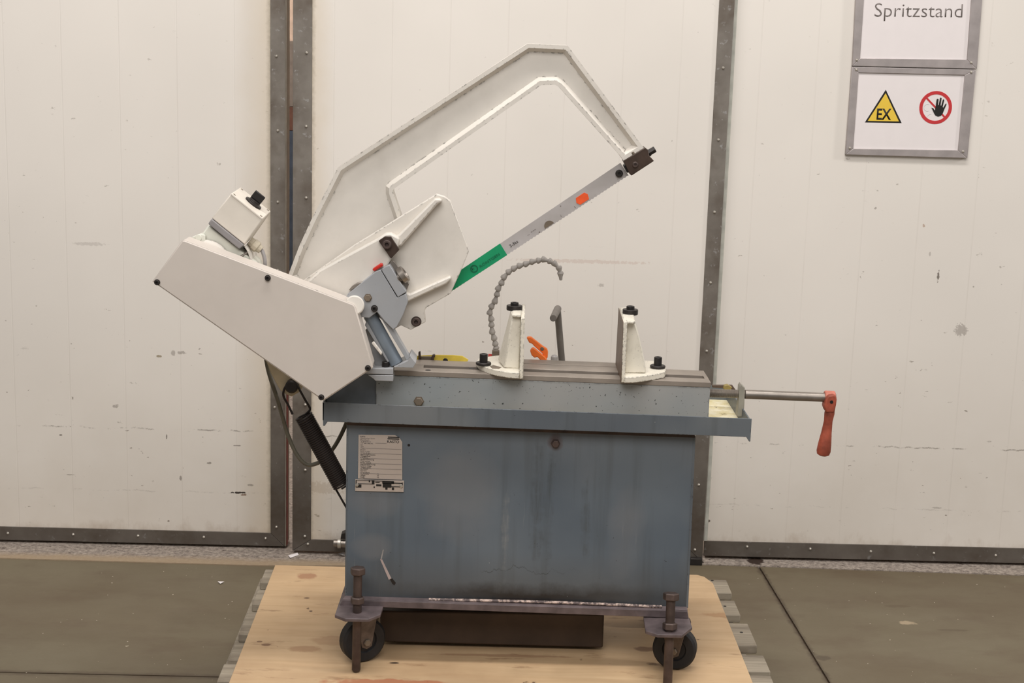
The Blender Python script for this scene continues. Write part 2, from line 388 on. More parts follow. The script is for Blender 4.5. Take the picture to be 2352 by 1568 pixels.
def flanged(P, y0, y1, w, draft, depth):        # casting with a rim all round and a recessed web on both faces
    bm = bmesh.new(); n = len(P); I = inset(P, w); J = inset(P, w+draft)
    def loop(L, y): return [bm.verts.new((p[0], y, p[2])) for p in L]
    def band(a, b):
        for i in range(n): bm.faces.new((a[i], a[(i+1) % n], b[(i+1) % n], b[i]))
    o0, o1 = loop(P, y0), loop(P, y1); i0, i1 = loop(I, y0), loop(I, y1); j0, j1 = loop(J, y0+depth), loop(J, y1-depth)
    band(o0, o1); band(o0, i0); band(i0, j0); band(o1, i1); band(i1, j1); bm.faces.new(j0); bm.faces.new(j1[::-1]); return bm
def screw_mesh(name, mat, r, h, socket=True, hexh=False, seg=12):     # head pointing to -Y, origin at its seat
    bm = bmesh.new()
    if hexh: lathe((0, 0, 0), (0, -1, 0), [(0, r*1.25), (h*.15, r*1.25), (h*.15, r), (h*.9, r), (h, r*.88)], 6, bm)
    elif socket: lathe((0, 0, 0), (0, -1, 0), [(0, r*1.2), (h*.12, r*1.2), (h*.12, r), (h*.9, r), (h, r*.85), (h, r*.48), (h*.4, r*.44)], seg, bm)
    else: lathe((0, 0, 0), (0, -1, 0), [(0, r), (h*.5, r*.85), (h, r*.35)], seg, bm)
    o = new_obj(name, bm, mat, None, (0, 0, 0)); return o
def text(name, s, base, width, height, mat, parent, ang=0., y=None, bold=0., shear=0.):
    """flat lettering in the XZ plane; base = left end of the baseline (world), width / height of the ink"""
    cu = bpy.data.curves.new(name, 'FONT'); cu.body = s; cu.size = 1; cu.offset = bold; cu.shear = shear; cu.resolution_u = 3
    ob = bpy.data.objects.new(name+'_tmp', cu); COL.objects.link(ob); bpy.context.view_layer.update()
    me = bpy.data.meshes.new_from_object(ob.evaluated_get(bpy.context.evaluated_depsgraph_get())); bpy.data.objects.remove(ob)
    bm = bmesh.new(); bm.from_mesh(me); bpy.data.meshes.remove(me)
    xs = [v.co.x for v in bm.verts]; ys = [v.co.y for v in bm.verts]; x0, x1, y1 = min(xs), max(xs), max(ys)
    for v in bm.verts:
        u = (v.co.x-x0)/(x1-x0)*width; w = v.co.y/y1*height
        v.co = Vector((base[0]+u*math.cos(ang)-w*math.sin(ang), base[1] if y is None else y, base[2]+u*math.sin(ang)+w*math.cos(ang)))
    r = bmesh.ops.extrude_face_region(bm, geom=bm.faces[:])
    for e in r['geom']:
        if isinstance(e, bmesh.types.BMVert): e.co.y += .00025
    return new_obj(name, bm, mat, parent, smooth=False)

# ============================================================ THE SETTING
WY = 4.60                                       # plane of the outer doors' faces
MY = 4.56                                       # middle door hangs a little nearer
ZF = 0.0
# floor: three cast slabs with dirty joints, threshold strip of rough concrete beyond
SUB = structure(new_obj('floor', box(-4, 4, 1.2, 9.5, -.12, -.005), plain('joint_dirt', srgb(78, 62, 48), .9, 0, .3, 60), None, (0, 0, 0)))
def slab(P): 
    bm = bmesh.new(); a = [bm.verts.new((x, y, -.005)) for x, y in P]; b = [bm.verts.new((x, y, 0)) for x, y in P]; n = len(P)
    bm.faces.new(b); bm.faces.new(a[::-1])
    for i in range(n): bm.faces.new((a[i], a[(i+1) % n], b[(i+1) % n], b[i]))
    return new_obj('slab', bm, FLOORM, SUB, (0, 0, 0), smooth=False)
jx = lambda y: .862-(y-4.627)*.038
g = .0028
slab([(-4, 3.642+g), (jx(3.642)-g, 3.642+g), (jx(4.547)-g, 4.547), (.70, 4.547), (.3, 4.50), (-.63, 4.445), (-4, 4.50)])
slab([(jx(1.2)+g, 1.2), (4, 1.2), (4, 4.50), (1.67, 4.516), (jx(4.54)+g, 4.542)])
slab([(-4, 1.2), (jx(1.2)-g, 1.2), (jx(3.642)-g, 3.642-g), (-4, 3.642-g)])
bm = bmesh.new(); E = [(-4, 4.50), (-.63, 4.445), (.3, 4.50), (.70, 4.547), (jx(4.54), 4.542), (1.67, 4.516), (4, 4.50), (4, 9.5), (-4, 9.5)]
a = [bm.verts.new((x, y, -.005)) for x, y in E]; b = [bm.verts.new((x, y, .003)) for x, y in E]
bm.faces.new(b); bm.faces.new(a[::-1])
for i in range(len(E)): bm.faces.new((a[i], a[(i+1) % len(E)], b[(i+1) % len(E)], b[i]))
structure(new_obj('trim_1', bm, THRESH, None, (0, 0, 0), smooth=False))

rivet0 = screw_mesh('rivet', SILVER, .0045, .004, False)
RIV = []
def rivet(px, py, y, parent):
    p = PY(px, py, y)
    if RIV: return copy(rivet0, p, parent)
    place(rivet0, p, parent); RIV.append(1); return rivet0
dk = srgb(92, 80, 70); gy = srgb(130, 120, 112)
def wp(a, b, y, rx, rz, k, c): p = PY(a, b, y); return (p.x, p.z, rx, rz, k, c)
D1M = mk_door('cream_door_lining_left', [wp(265, 932, WY, .010, .006, .55, gy), wp(398, 811, WY, .007, .009, .5, gy), wp(416, 810, WY, .014, .006, .55, gy), wp(365, 818, WY, .010, .004, .7, srgb(128, 110, 70)), wp(548, 1131, WY, .026, .0035, .95, srgb(48, 38, 32)), wp(560, 1136, WY, .012, .003, .9, srgb(120, 90, 70)),
    wp(575, 1114, WY, .010, .004, .5, dk), wp(140, 999, WY, .007, .003, .8, dk), wp(383, 1003, WY, .003, .008, .7, dk), wp(480, 1063, WY, .007, .004, .6, dk), wp(415, 1098, WY, .004, .008, .6, dk),
    wp(160, 1090, WY, .016, .0018, .5, dk), wp(205, 560, WY, .05, .006, .25, gy), wp(545, 1023, WY, .014, .002, .6, dk)], [(-.625, .10)], .05)
D2M = mk_door('cream_door_lining_middle', [wp(1330, 600, MY, .22, .006, .35, srgb(196, 170, 156)), wp(1380, 655, MY, .012, .005, .4, gy), wp(1190, 770, MY, .010, .006, .3, gy), wp(740, 1120, MY, .08, .02, .35, srgb(170, 150, 126))], [(-.50, .06)], .09)
D3M = mk_door('cream_door_lining_right', [wp(2155, 634, WY, .004, .018, .8, dk), wp(2207, 758, WY, .022, .020, .5, gy), wp(2122, 518, WY, .005, .005, .6, srgb(160, 120, 90)), wp(2136, 583, WY, .003, .008, .4, gy),
    wp(2011, 478, WY, .004, .004, .6, gy), wp(1628, 1196, WY, .005, .005, .9, dk), wp(2150, 1166, WY, .02, .003, .4, gy), wp(2236, 658, WY, .003, .003, .5, dk)], None, .02)
def zpx(px, py, y): return PY(px, py, y).z
# door_1 (left)
d1 = structure(new_obj('door_1', box(-4.0, -.584, WY, WY+.07, .012, 3.2), D1M, None, (0, 0, 0), smooth=False))
zt1 = zpx(300, 1214, WY)
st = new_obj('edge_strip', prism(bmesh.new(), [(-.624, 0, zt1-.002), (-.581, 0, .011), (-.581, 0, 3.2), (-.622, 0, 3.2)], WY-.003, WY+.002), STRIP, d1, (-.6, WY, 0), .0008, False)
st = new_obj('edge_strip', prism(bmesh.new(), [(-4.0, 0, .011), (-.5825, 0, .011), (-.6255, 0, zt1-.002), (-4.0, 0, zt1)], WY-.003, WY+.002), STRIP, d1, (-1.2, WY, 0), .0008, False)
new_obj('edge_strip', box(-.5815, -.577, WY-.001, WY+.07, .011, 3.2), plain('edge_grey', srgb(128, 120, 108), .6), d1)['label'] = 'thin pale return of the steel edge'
new_obj('seal', box(-.5768, -.575, WY+.004, WY+.03, .012, .60), plain('red_seal', srgb(128, 62, 56), .7), d1)['label'] = 'dull red seal strip'
for q in ((635, 129), (638, 300), (638, 464), (638, 621), (631, 935), (635, 1210), (18, 1224), (168, 1227), (317, 1230), (468, 1233), (610, 1236)): rivet(q[0], q[1], WY-.003, d1)
# door_2 (middle)
d2 = structure(new_obj('door_2', box(-.552, .690, MY, MY+.035, .02, 3.2), D2M, None, (0, 0, 0), smooth=False))
zt2 = zpx(760, 1239, MY)
zr = zpx(1612, 1290, MY)
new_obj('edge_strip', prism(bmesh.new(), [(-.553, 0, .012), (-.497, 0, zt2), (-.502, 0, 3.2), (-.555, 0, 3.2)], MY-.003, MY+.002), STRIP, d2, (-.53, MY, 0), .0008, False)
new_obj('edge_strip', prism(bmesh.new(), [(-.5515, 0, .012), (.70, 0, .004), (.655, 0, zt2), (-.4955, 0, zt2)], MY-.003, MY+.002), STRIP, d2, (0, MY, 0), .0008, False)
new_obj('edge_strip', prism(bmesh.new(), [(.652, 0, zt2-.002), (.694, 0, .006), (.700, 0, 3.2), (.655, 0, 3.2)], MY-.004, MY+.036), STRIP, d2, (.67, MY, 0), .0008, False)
new_obj('guide_shoe', box(.655, .692, MY-.02, MY+.03, 0, .022), DARK, d2, bevel=.002)['label'] = 'dark guide shoe at the foot of the door edge'
for q in ((704, 121), (703, 290), (703, 454), (701, 929), (701, 1079), (700, 1231), (707, 1249), (1661, 156), (1650, 321), (1641, 487), (1632, 649), (1623, 806), (1605, 1113), (1596, 1262)): rivet(q[0], q[1], MY-.004, d2)
# bolt fitting low on the middle door, half hidden by the machine
p = PY(766, 1247, MY-.02); q2 = PY(830, 1250, MY-.02)
lb = new_obj('door_bolt', cyl(p, q2, .012, 16), STEEL, d2, bevel=.001)
new_obj('collar', lathe(p+Vector((.012, 0, 0)), (1, 0, 0), [(0, .010), (.001, .0155), (.010, .0155), (.011, .012)], 16), SILVER, lb)
new_obj('catch', pprism([(784, 1226), (800, 1220), (800, 1238), (782, 1238)], MY-.03, MY), DARK, d2, bevel=.002)
# door_3 (right)
zb0, zb1 = .012, zpx(1617, 1241, WY)
d3 = structure(new_obj('door_3', box(.704, 4.0, WY, WY+.07, .014, 3.2), D3M, None, (0, 0, 0), smooth=False))
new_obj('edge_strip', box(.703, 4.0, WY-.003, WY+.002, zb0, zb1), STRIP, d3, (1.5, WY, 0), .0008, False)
new_obj('side_trim', box(.701, .712, WY-.006, WY+.01, zb1, 3.2), plain('pale_side_trim', srgb(196, 196, 186), .5), d3, None, .001)['label'] = 'pale narrow trim beside the post'
for q in ((1716, 1255), (1861, 1260), (2000, 1266), (2145, 1270), (2287, 1275)): rivet(q[0], q[1], WY-.003, d3)
# the space glimpsed through the gap between the doors
wb = structure(new_obj('wall_back', box(-4, 3, 7.6, 7.7, 0, 4), plain('far_wall_paint', srgb(196, 170, 150), .7), None, smooth=False))
for (za, zb, cc) in ((300, 880, srgb(58, 66, 78)), (245, 299, srgb(96, 62, 48)), (95, 244, srgb(120, 108, 98))):
    new_obj('panel', box(-1.5, -.4, 7.4, 7.6, zpx(664, zb, 7.4), zpx(664, za, 7.4)), plain('far_panel_%d' % za, cc, .6), wb, smooth=False)

# ============================================================ PALLET AND PLYWOOD
pal = empty('pallet', (.05, 3.5, 0), 'weathered wooden pallet whose board ends stick out beyond the plywood sheet', 'pallet')
ZP, TP = .148, .021
edges = [(1323, 1362), (1379, 1412), (1431, 1481.5), (1503, 1540.5)]          # back and front edges of the boards, right side of the photo
ys = [(PZ(1700, a, ZP).y, PZ(1700, b, ZP).y) for a, b in edges]
yy = ys[-1][0]-.01
ys[0] = (4.012, ys[0][1])
while yy > 2.75: 
    pass
    nb = ys[-1][0]-(ys[-1][0]-ys[-1][1])-.022; ys.append((nb, nb-.098)); yy = nb-.1
xr = [.679, .677, .686, .691]; xl = [-.559, -.557, -.560, -.560]
for i, (yb, yf) in enumerate(ys):
    R = xr[i] if i < 4 else .690+random.uniform(-.006, .004); L = xl[i] if i < 4 else -.562+random.uniform(-.005, .005)
    new_obj('board', box(L, R, yf, yb, ZP-TP, ZP), PLANK, pal, bevel=.0025)
for yb in (3.93, 3.38, 2.83):
    for xb in (-.51, .045, .60): new_obj('block', box(xb-.06, xb+.06, yb-.06, yb+.06, .022, ZP-TP-.021), PLANK, pal, bevel=.003)
for xb in (-.51, .045, .60):
    new_obj('bearer', box(xb-.06, xb+.06, 2.78, 4.0, ZP-TP-.021, ZP-TP), PLANK, pal, bevel=.002)
    new_obj('skid', box(xb-.06, xb+.06, 2.78, 4.0, 0, .022), PLANK, pal, bevel=.002)
for (a, b) in ((1636, 1333), (1665, 1392), (1703, 1452)):                          # nail heads
    p = PZ(a, b, ZP); new_obj('nail', lathe(p, (0, 0, 1), [(-.002, .004), (.0008, .004), (.001, .0035)], 10), DARK, pal)
TOPZ = .16
sheet = [(-.533, 2.80), (.634, 2.80), (.634, 3.95), (.617, 4.0), (.60, 4.0135), (-.533, 4.0135)]
bm = bmesh.new(); a = [bm.verts.new((x, y, ZP+.0015)) for x, y in sheet]; b = [bm.verts.new((x, y, TOPZ)) for x, y in sheet]
bm.faces.new(b); bm.faces.new(a[::-1])
for i in range(len(sheet)): bm.faces.new((a[i], a[(i+1) % len(sheet)], b[(i+1) % len(sheet)], b[i]))
tag(new_obj('plywood_sheet', bm, PLY, None, (0, 0, 0), .0015, False), 'large stained plywood sheet lying on the pallet under the machine', 'board')

# ============================================================ SIGNS ON THE RIGHT DOOR
SY = WY-.012
def sign_frame(name, outer, inner, label):
    o = empty(name, pts([outer[3]], SY)[0], label, 'sign')
    O, I = pts(outer, SY), pts(inner, SY)
    for i in range(4):
        j = (i+1) % 4
        new_obj('frame_bar', prism(bmesh.new(), [O[i], O[j], I[j], I[i]], SY, WY-.0005), ALU, o, None, .0012)
    new_obj('paper', prism(bmesh.new(), I, SY+.004, SY+.006), PAPER, o, None, 0, False)
    return o
# upper sign (its top runs out of the frame)
def XZp(x, z): return Vector((x, SY, z))
o_up = [(1957.5, 151.5), (2244, 158), (2268, -150), (1974, -157)]
i_up = [(1975.6, 133.5), (2221, 137), (2240, -132), (1994, -138)]
s1 = sign_frame('booth_sign', o_up, i_up, 'upper aluminium framed sign reading Spritzstand, on the right door')
b0 = PY(2008.5, 38, SY+.003); b1 = PY(2210, 40, SY+.003)
text('lettering', 'Spritzstand', b0, (b1-b0).length, PY(2050, 8, SY).z-PY(2050, 39, SY).z, INKG, s1, math.atan2(b1.z-b0.z, b1.x-b0.x), SY+.0032, -.012)
o_lo = [(1942, 355), (2222, 363), (2242, 160), (1957, 153.5)]
i_lo = [(1960, 341), (2200.5, 345), (2216, 172.5), (1972.7, 167)]
s2 = sign_frame('warning_sign', o_lo, i_lo, 'lower aluminium framed sign with yellow EX triangle and red no-entry hand symbol')
YS = SY+.004
new_obj('triangle_border', prism(bmesh.new(), pts([(1986.5, 281), (2071, 282.5), (2034.5, 206)], YS), YS-.0004, YS), INK, s2, smooth=False)['label'] = 'black triangle outline'
new_obj('triangle', prism(bmesh.new(), pts([(1993, 277.5), (2064.5, 278.7), (2034.2, 214)], YS), YS-.0008, YS), SIGNY, s2, smooth=False)['label'] = 'yellow triangle'
b0 = PY(2013, 274, YS); b1 = PY(2046, 274.6, YS)
text('lettering', 'EX', b0, (b1-b0).length, PY(2030, 249, YS).z-PY(2030, 274, YS).z, INK, s2, math.atan2(b1.z-b0.z, b1.x-b0.x), YS-.0011, .02)
c0 = PY(2149, 247, YS); R0 = (PY(2186.5, 247, YS)-c0).length
def disc_ring(name, c, r0, r1, y0, y1, mat, par, a0=0, a1=2*math.pi, seg=40):
    bm = bmesh.new(); rings = []
    for i in range(seg+1):
        t = a0+(a1-a0)*i/seg; d = Vector((math.cos(t), 0, math.sin(t)))
        rings.append([bm.verts.new((c.x+d.x*r, y, c.z+d.z*r)) for r, y in ((r0, y0), (r1, y0), (r1, y1), (r0, y1))])
    full = abs(a1-a0-2*math.pi) < 1e-4
    for i in range(seg):
        for k in range(4): bm.faces.new((rings[i][k], rings[i+1][k], rings[i+1][(k+1) % 4], rings[i][(k+1) % 4]))
    bmesh.ops.remove_doubles(bm, verts=bm.verts[:], dist=1e-6)
    return new_obj(name, bm, mat, par, smooth=False)
disc_ring('ban_ring', c0, R0*.80, R0, YS-.0006, YS, SIGNR, s2)['label'] = 'red prohibition ring'
d = Vector((math.cos(math.radians(-43)), 0, math.sin(math.radians(-43)))); nrm = Vector((-d.z, 0, d.x))*R0*.055
new_obj('ban_bar', prism(bmesh.new(), [c0-d*R0*.85+nrm, c0+d*R0*.85+nrm, c0+d*R0*.85-nrm, c0-d*R0*.85-nrm], YS-.0005, YS), SIGNR, s2, smooth=False)['label'] = 'red diagonal bar'
def hp(a, b): return PY(1980+a/9.8, 190+b/9.8, YS)
hand = [(1560, 560), (1600, 570), (1640, 625), (1650, 560), (1680, 370), (1700, 358), (1722, 372), (1708, 500), (1722, 505), (1755, 345), (1772, 330), (1790, 348), (1765, 510), (1782, 512), (1818, 380), (1838, 372), (1850, 392), (1812, 545), (1828, 560), (1880, 470), (1896, 468), (1898, 490), (1850, 600), (1810, 700), (1770, 745), (1710, 762), (1650, 735), (1615, 680), (1590, 620)]
new_obj('hand_symbol', prism(bmesh.new(), [hp(*q) for q in hand], YS-.0009, YS-.0003), INK, s2, smooth=False)['label'] = 'black raised hand symbol'
hc = hp(1470, 560); disc_ring('figure_outline', hc, R0*.20, R0*.215, YS-.0005, YS, LINEG, s2, math.radians(60), math.radians(300), 20)
hc = hp(1560, 830); disc_ring('figure_outline', hc, R0*.33, R0*.345, YS-.0005, YS, LINEG, s2, math.radians(95), math.radians(170), 12)
sr = screw_mesh('screw', SILVER, .0042, .003, False)
first = True
for s, lst in ((s1, ((1968, 138), (2231, 144))), (s2, ((1967, 160), (2231, 166), (1952, 340), (2212, 348)))):
    for q in lst:
        p = PY(q[0], q[1], SY)
        if first: place(sr, p, s); first = False
        else: copy(sr, p, s)

# ============================================================ THE POWER HACKSAW
mc = empty('power_hacksaw', (.1, 3.5, TOPZ), 'blue-grey and cream power hacksaw machine with raised bow, on casters on the plywood', 'machine')
def part(name, bm, mat, parent=None, bevel=0., label=None, smooth=True, origin=None):
    o = new_obj(name, bm, mat, parent or mc, origin, bevel, smooth)
    if label: o['label'] = label
    return o

# --- cabinet
cabL = [(797, 973), (1596, 1002), (1579, 1396), (793, 1369)]
P = pts(cabL, CAB)
cab = part('cabinet', prism(bmesh.new(), P, CAB, CAB+.004), BLUE, None, 0, 'blue-grey sheet steel cabinet', False, (0, 0, 0))
x0, x1 = P[0].x+.10, P[1].x-.004
part('cabinet_body', box(x0, x1, CAB+.003, 3.69, P[2].z+.004, P[1].z-.002), TRAYB, cab, .002)
part('side_flange', prism(bmesh.new(), [P[1]+Vector((-.004, 0, 0)), P[1]+Vector((.0015, 0, 0)), P[2]+Vector((.0015, 0, 0)), P[2]+Vector((-.004, 0, 0))], CAB-.0008, CAB+.05), TRAYB, cab, .0008)
part('side_flange', prism(bmesh.new(), [P[0]+Vector((-.001, 0, 0)), P[0]+Vector((.003, 0, 0)), P[3]+Vector((.003, 0, 0)), P[3]+Vector((-.001, 0, 0))], CAB-.0008, CAB+.02), TRAYB, cab, .0008)
hb = screw_mesh('hex_bolt', RUSTBOLT, .0085, .008, False, True); place(hb, PY(1276, 1018, CAB), cab)
p = PY(939, 1022, CAB); part('screw_hole', lathe(p, (0, -1, 0), [(0, .003), (.0006, .0028)], 12), DARKER, cab)
# scratch with a torn black end
part('scratch', prism(bmesh.new(), pts([(873, 1284), (877, 1283), (899, 1328), (893, 1331)], CAB-.0006), CAB-.0007, CAB), plain('scratch_bare', srgb(176, 160, 156), .5), cab, 0, 'pale diagonal scratch', False)
part('scratch', prism(bmesh.new(), pts([(879, 1262), (881.5, 1262), (877, 1284), (874, 1284)], CAB-.0006), CAB-.0007, CAB), plain('scratch_bare_b', srgb(150, 146, 144), .5), cab, 0, None, False)
part('scratch', prism(bmesh.new(), pts([(896, 1330), (901, 1328), (909, 1338), (906, 1343), (901, 1340)], CAB-.0006), CAB-.001, CAB), DARKER, cab, 0, 'black torn paint chip', False)

# --- nameplates
pl = part('nameplate', pprism([(823.5, 998), (907, 999), (918, 1006), (924, 1015), (924, 1102), (822, 1099)], CAB-.0015, CAB), PLATE, None, .0004, 'printed nameplate, pale')
YP = CAB-.0019
def bar(name, a, b, c, d, mat, par, y=YP, th=.0005): return part(name, pprism([(a, b), (c, b+(c-a)*.034), (c, d+(c-a)*.034), (a, d)], y, y+th), mat, par, smooth=False)
bar('emblem', 891, 1002.5, 917, 1004.6, INK, pl)['label'] = 'black bar emblem'; bar('emblem', 890, 1006, 917, 1008.5, INK, pl)
def ptext(s, x, y, w, h, par, mat=INK, bold=0., yy=YP):
    b0 = PY(x, y, yy); b1 = PY(x+w, y+w*.034, yy)
    return text('lettering', s, b0, (b1-b0).length, PY(x, y-h, yy).z-b0.z, mat, par, math.atan2(b1.z-b0.z, b1.x-b0.x), yy, bold)
ptext('KASTO', 889.5, 1016.6, 27, 6, pl, INK, .01)
rows = ['KASTO', 'Maschinenbau GmbH', 'Postfach', 'Telefon', 'Telex', 'Typ', 'Type', 'Type', 'Baujahr', 'Built in year', 'Ann\u00e9e de fabr.', 'Spannung/Frequenz', 'Voltage/cycle', 'Fr\u00e9quence', 'Gesamtleistung', 'Total power', 'Puiss. totale', 'Steuerspannung', 'Control voltage', 'Tension comm.', 'Strom', 'Current', 'Courant', 'Gewicht', 'Weight', 'Poids']
wd = [11, 33, 20, 24, 29, 5, 7, 8, 12, 22, 23, 34, 22, 16, 31, 22, 24, 34, 25, 24, 17, 14, 21, 19, 11, 9]
for i, (s, w) in enumerate(zip(rows, wd)): ptext(s, 828, 1003.5+i*3.72, w, 2.6, pl, INK if i > 10 or i == 0 else INKG)
for k in range(8):
    y = 1017+k*11.6; bar('rule_line', 834 if k else 862, y, 922 if k else 888, y+.6, INKG, pl)
for k in range(3): ptext(('kg', 'kg', 'kg')[k], 866, 1090+k*4-1.5, 4, 2, pl, INKG)
pl2 = part('rating_plate', pprism([(816, 1100.5), (928, 1104), (927, 1130), (815.5, 1127)], CAB-.003, CAB), PLATE, None, .0004, 'narrow metal plate with worn black print')
Y2 = CAB-.0036
for (a, b, c, d) in ((817, 1102, 904, 1103), (817, 1103, 819, 1113), (817, 1109.5, 856, 1110.8), (817, 1112, 830, 1119), (854, 1102.5, 860, 1112), (847, 1102.5, 850, 1107), (862, 1106, 872, 1108), (864, 1112, 876, 1116),
                     (878, 1104, 905, 1110), (879, 1109, 899, 1119), (899, 1108, 925, 1110), (899, 1116.5, 925, 1118), (858, 1117, 861, 1120), (885, 1119, 890, 1124), (900, 1119, 905, 1125), (923, 1108, 925, 1116)):
    bar('print_mark', a, b, c, d, INK, pl2, Y2)
sc0 = screw_mesh('plate_screw', SILVER, .0035, .003, True); place(sc0, PY(820, 1113, CAB-.003), pl2); copy(sc0, PY(921.5, 1115.5, CAB-.003), pl2)

# --- base frame under the cabinet
fr = part('base_frame', pprism([(786, 1377), (1579, 1403.5), (1582, 1420), (780, 1391)], 3.368, 3.372), PURPLEGREY, None, .001, 'dark purplish angle iron base frame')
A = pts([(793, 1367), (1579, 1393)], CAB); B = pts([(786, 1376), (1579, 1403)], 3.368)
part('top_flange', hexa([B[0], B[1], A[1], A[0]], [p+Vector((0, .002, -.003)) for p in (B[0], B[1], A[1], A[0])]), PURPLEGREY, fr, .001)
def mk_weld():
    t = T('scraped_bright_weld', .4, .3)
    return t.col(t.mix(t.map(t.noise(70, 5, .75, sc=(1, 1, 1)), .46, .58), srgb(98, 87, 86), srgb(206, 184, 172)))
weld = spline([PY(a, b, 3.378)+Vector((0, 0, .002)) for a, b in ((985, 1378), (1100, 1380.5), (1250, 1384), (1400, 1389.5), (1520, 1395))], 12)
part('weld_seam', tube(weld, .0034, 8), mk_weld(), fr, 0, 'bright scraped weld line')
P2 = pts([(786, 1384), (1579, 1410)], 3.37)
part('rear_rail', box(P2[0].x, P2[1].x, 3.66, 3.70, P2[1].z-.02, P2[1].z+.02), PURPLEGREY, fr, .002)
for xx in (P2[0].x+.02, P2[1].x-.02): part('cross_rail', box(xx-.02, xx+.02, 3.37, 3.69, P2[1].z-.018, P2[1].z+.012), PURPLEGREY, fr, .002)

TKY = 3.47
part('underframe_box', prism(bmesh.new(), pts([(872, 1402), (1388, 1411), (1385, 1488), (874, 1474)], TKY), TKY, 3.655), plain('dark_brown_box', srgb(66, 52, 42), .6, 0, .25, 8), None, .004, 'dark brown box under the base frame')  # plain dark brown box hung below the base frame
# --- casters and jacking bolts
FORK = plain('grimy_zinc_fork', srgb(104, 92, 84), .5, .3, .3, 40)
def caster(px, zplate, yc, wheel_px, r, swivel, plate_px, yfront, has_bolt=True):
    C0 = PY(px, 1400, yc); C0.z = zplate
    c = bpy.data.objects.new('caster', None); COL.objects.link(c); place(c, C0, mc); c.empty_display_size = .03
    Pp = [PZ(a, b, zplate) for a, b in plate_px]
    bm = bmesh.new(); a = [bm.verts.new(p) for p in Pp]; b = [bm.verts.new(p-Vector((0, 0, .008))) for p in Pp]; bm.faces.new(a); bm.faces.new(b[::-1])
    for i in range(len(a)): bm.faces.new((a[i], a[(i+1) % len(a)], b[(i+1) % len(a)], b[i]))
    part('mounting_plate', bm, PURPLEGREY, c, .0015)
    w = wheel_px; ax = Vector((math.sin(swivel), -math.cos(swivel), 0))
    ctr = Vector((w, yc, TOPZ+r))
    part('wheel', lathe(ctr+ax*-.016, ax, [(0, r*.55), (0, r*.90), (.005, r), (.027, r), (.032, r*.90), (.032, r*.55), (.028, r*.5), (.028, r*.18), (.034, r*.16), (.034, .001)], 36), RUBBER, c)
    side = Vector((-ax.y, ax.x, 0))
    top = zplate-.008
    for s in (-1, 1):
        o = ctr+ax*(s*.023)
        L = [o+side*.026+Vector((0, 0, top-.012-ctr.z)), o-side*.030+Vector((0, 0, top-.012-ctr.z)), o-side*.012+Vector((0, 0, -.010)), o+Vector((0, 0, -.016)), o+side*.012+Vector((0, 0, -.010))]
        part('fork', hexa(L, [q+ax*.003 for q in L]), FORK, c, .001)
    part('swivel_head', lathe(Vector((w, yc, top)), (0, 0, -1), [(0, .032), (.006, .034), (.014, .024), (.016, .020)], 24), BROWNBLK, c)
    part('axle_bolt', lathe(ctr+ax*.022, ax, [(0, .009), (.007, .009), (.009, .007)], 6), TAUPE, c)
    return c
zpl = PZ(0, 0, 0) and PY(877, 1392, 3.368).z
cL = caster(832, zpl, 3.388, PY(832, 1467, 3.38).x, .0525, math.radians(28), [(769, 1411), (793, 1420), (846, 1421), (874, 1410), (880, 1392), (884, 1340), (793, 1340)], 3.30)
zpr = PY(1477, 1418, 3.368).z
cR = caster(1552, zpr, 3.384, PY(1552, 1488, 3.37).x, .0500, math.radians(-14), [(1478, 1417), (1483, 1448), (1510, 1456.5), (1567, 1457.5), (1590, 1439), (1582, 1417), (1574, 1370), (1480, 1370)], 3.29)
for xx, z in ((PY(840, 1467, 3.4).x, zpl), (PY(1530, 1467, 3.4).x, zpr)):            # rear pair
    c = bpy.data.objects.new('caster', None); COL.objects.link(c); place(c, (xx, 3.66, z), mc); c.empty_display_size = .03
    part('wheel', lathe((xx-.016, 3.66, TOPZ+.051), (1, 0, 0), [(0, .03), (0, .046), (.005, .051), (.027, .051), (.032, .046), (.032, .02)], 30), RUBBER, c)
    for s in (-1, 1): part('fork', box(xx+s*.022-.0015, xx+s*.022+.0015, 3.635, 3.685, TOPZ+.04, z-.008), BROWNBLK, c, .001)
    part('mounting_plate', box(xx-.05, xx+.05, 3.61, 3.72, z-.008, z), PURPLEGREY, c, .001)
def jack(hx, hy0, hy1, sx_top, nut, tip, yb, r):
    ph = PY(hx, hy1, yb); tipz = TOPZ+.003 
    pt = PZ(tip[0], tip[1], tipz); ax = (ph-pt).normalized()
    j = part('jacking_bolt', lathe(pt, ax, [(0, r*.85), (.003, r), ((ph-pt).length, r)], 18), RUSTBOLT, None, 0, 'dark vertical jacking bolt')
    h = PY(hx, hy0, yb).z-ph.z
    part('bolt_head', lathe(ph, ax, [(0, r*1.5), (.002, r*1.78), (h*.9, r*1.78), (h, r*1.6)], 6, None, .25), RUSTBOLT, j, .0008)
    n0 = PY(nut[0], nut[2], yb); n0 = pt+ax*((n0.z-pt.z)/ax.z); part('nut', lathe(n0, ax, [(0, r*1.45), (.0015, r*1.62), (.0135, r*1.62), (.0155, r*1.4)], 6, None, .3), RUSTBOLT, j, .0006)
    return j
jack(822, 1303, 1319, 821, (819, 1367, 1384), (818, 1540), 3.335, .0098)
jack(1541, 1362, 1378, 1540, (1540, 1423, 1441), (1533, 1576), 3.305, .0103)

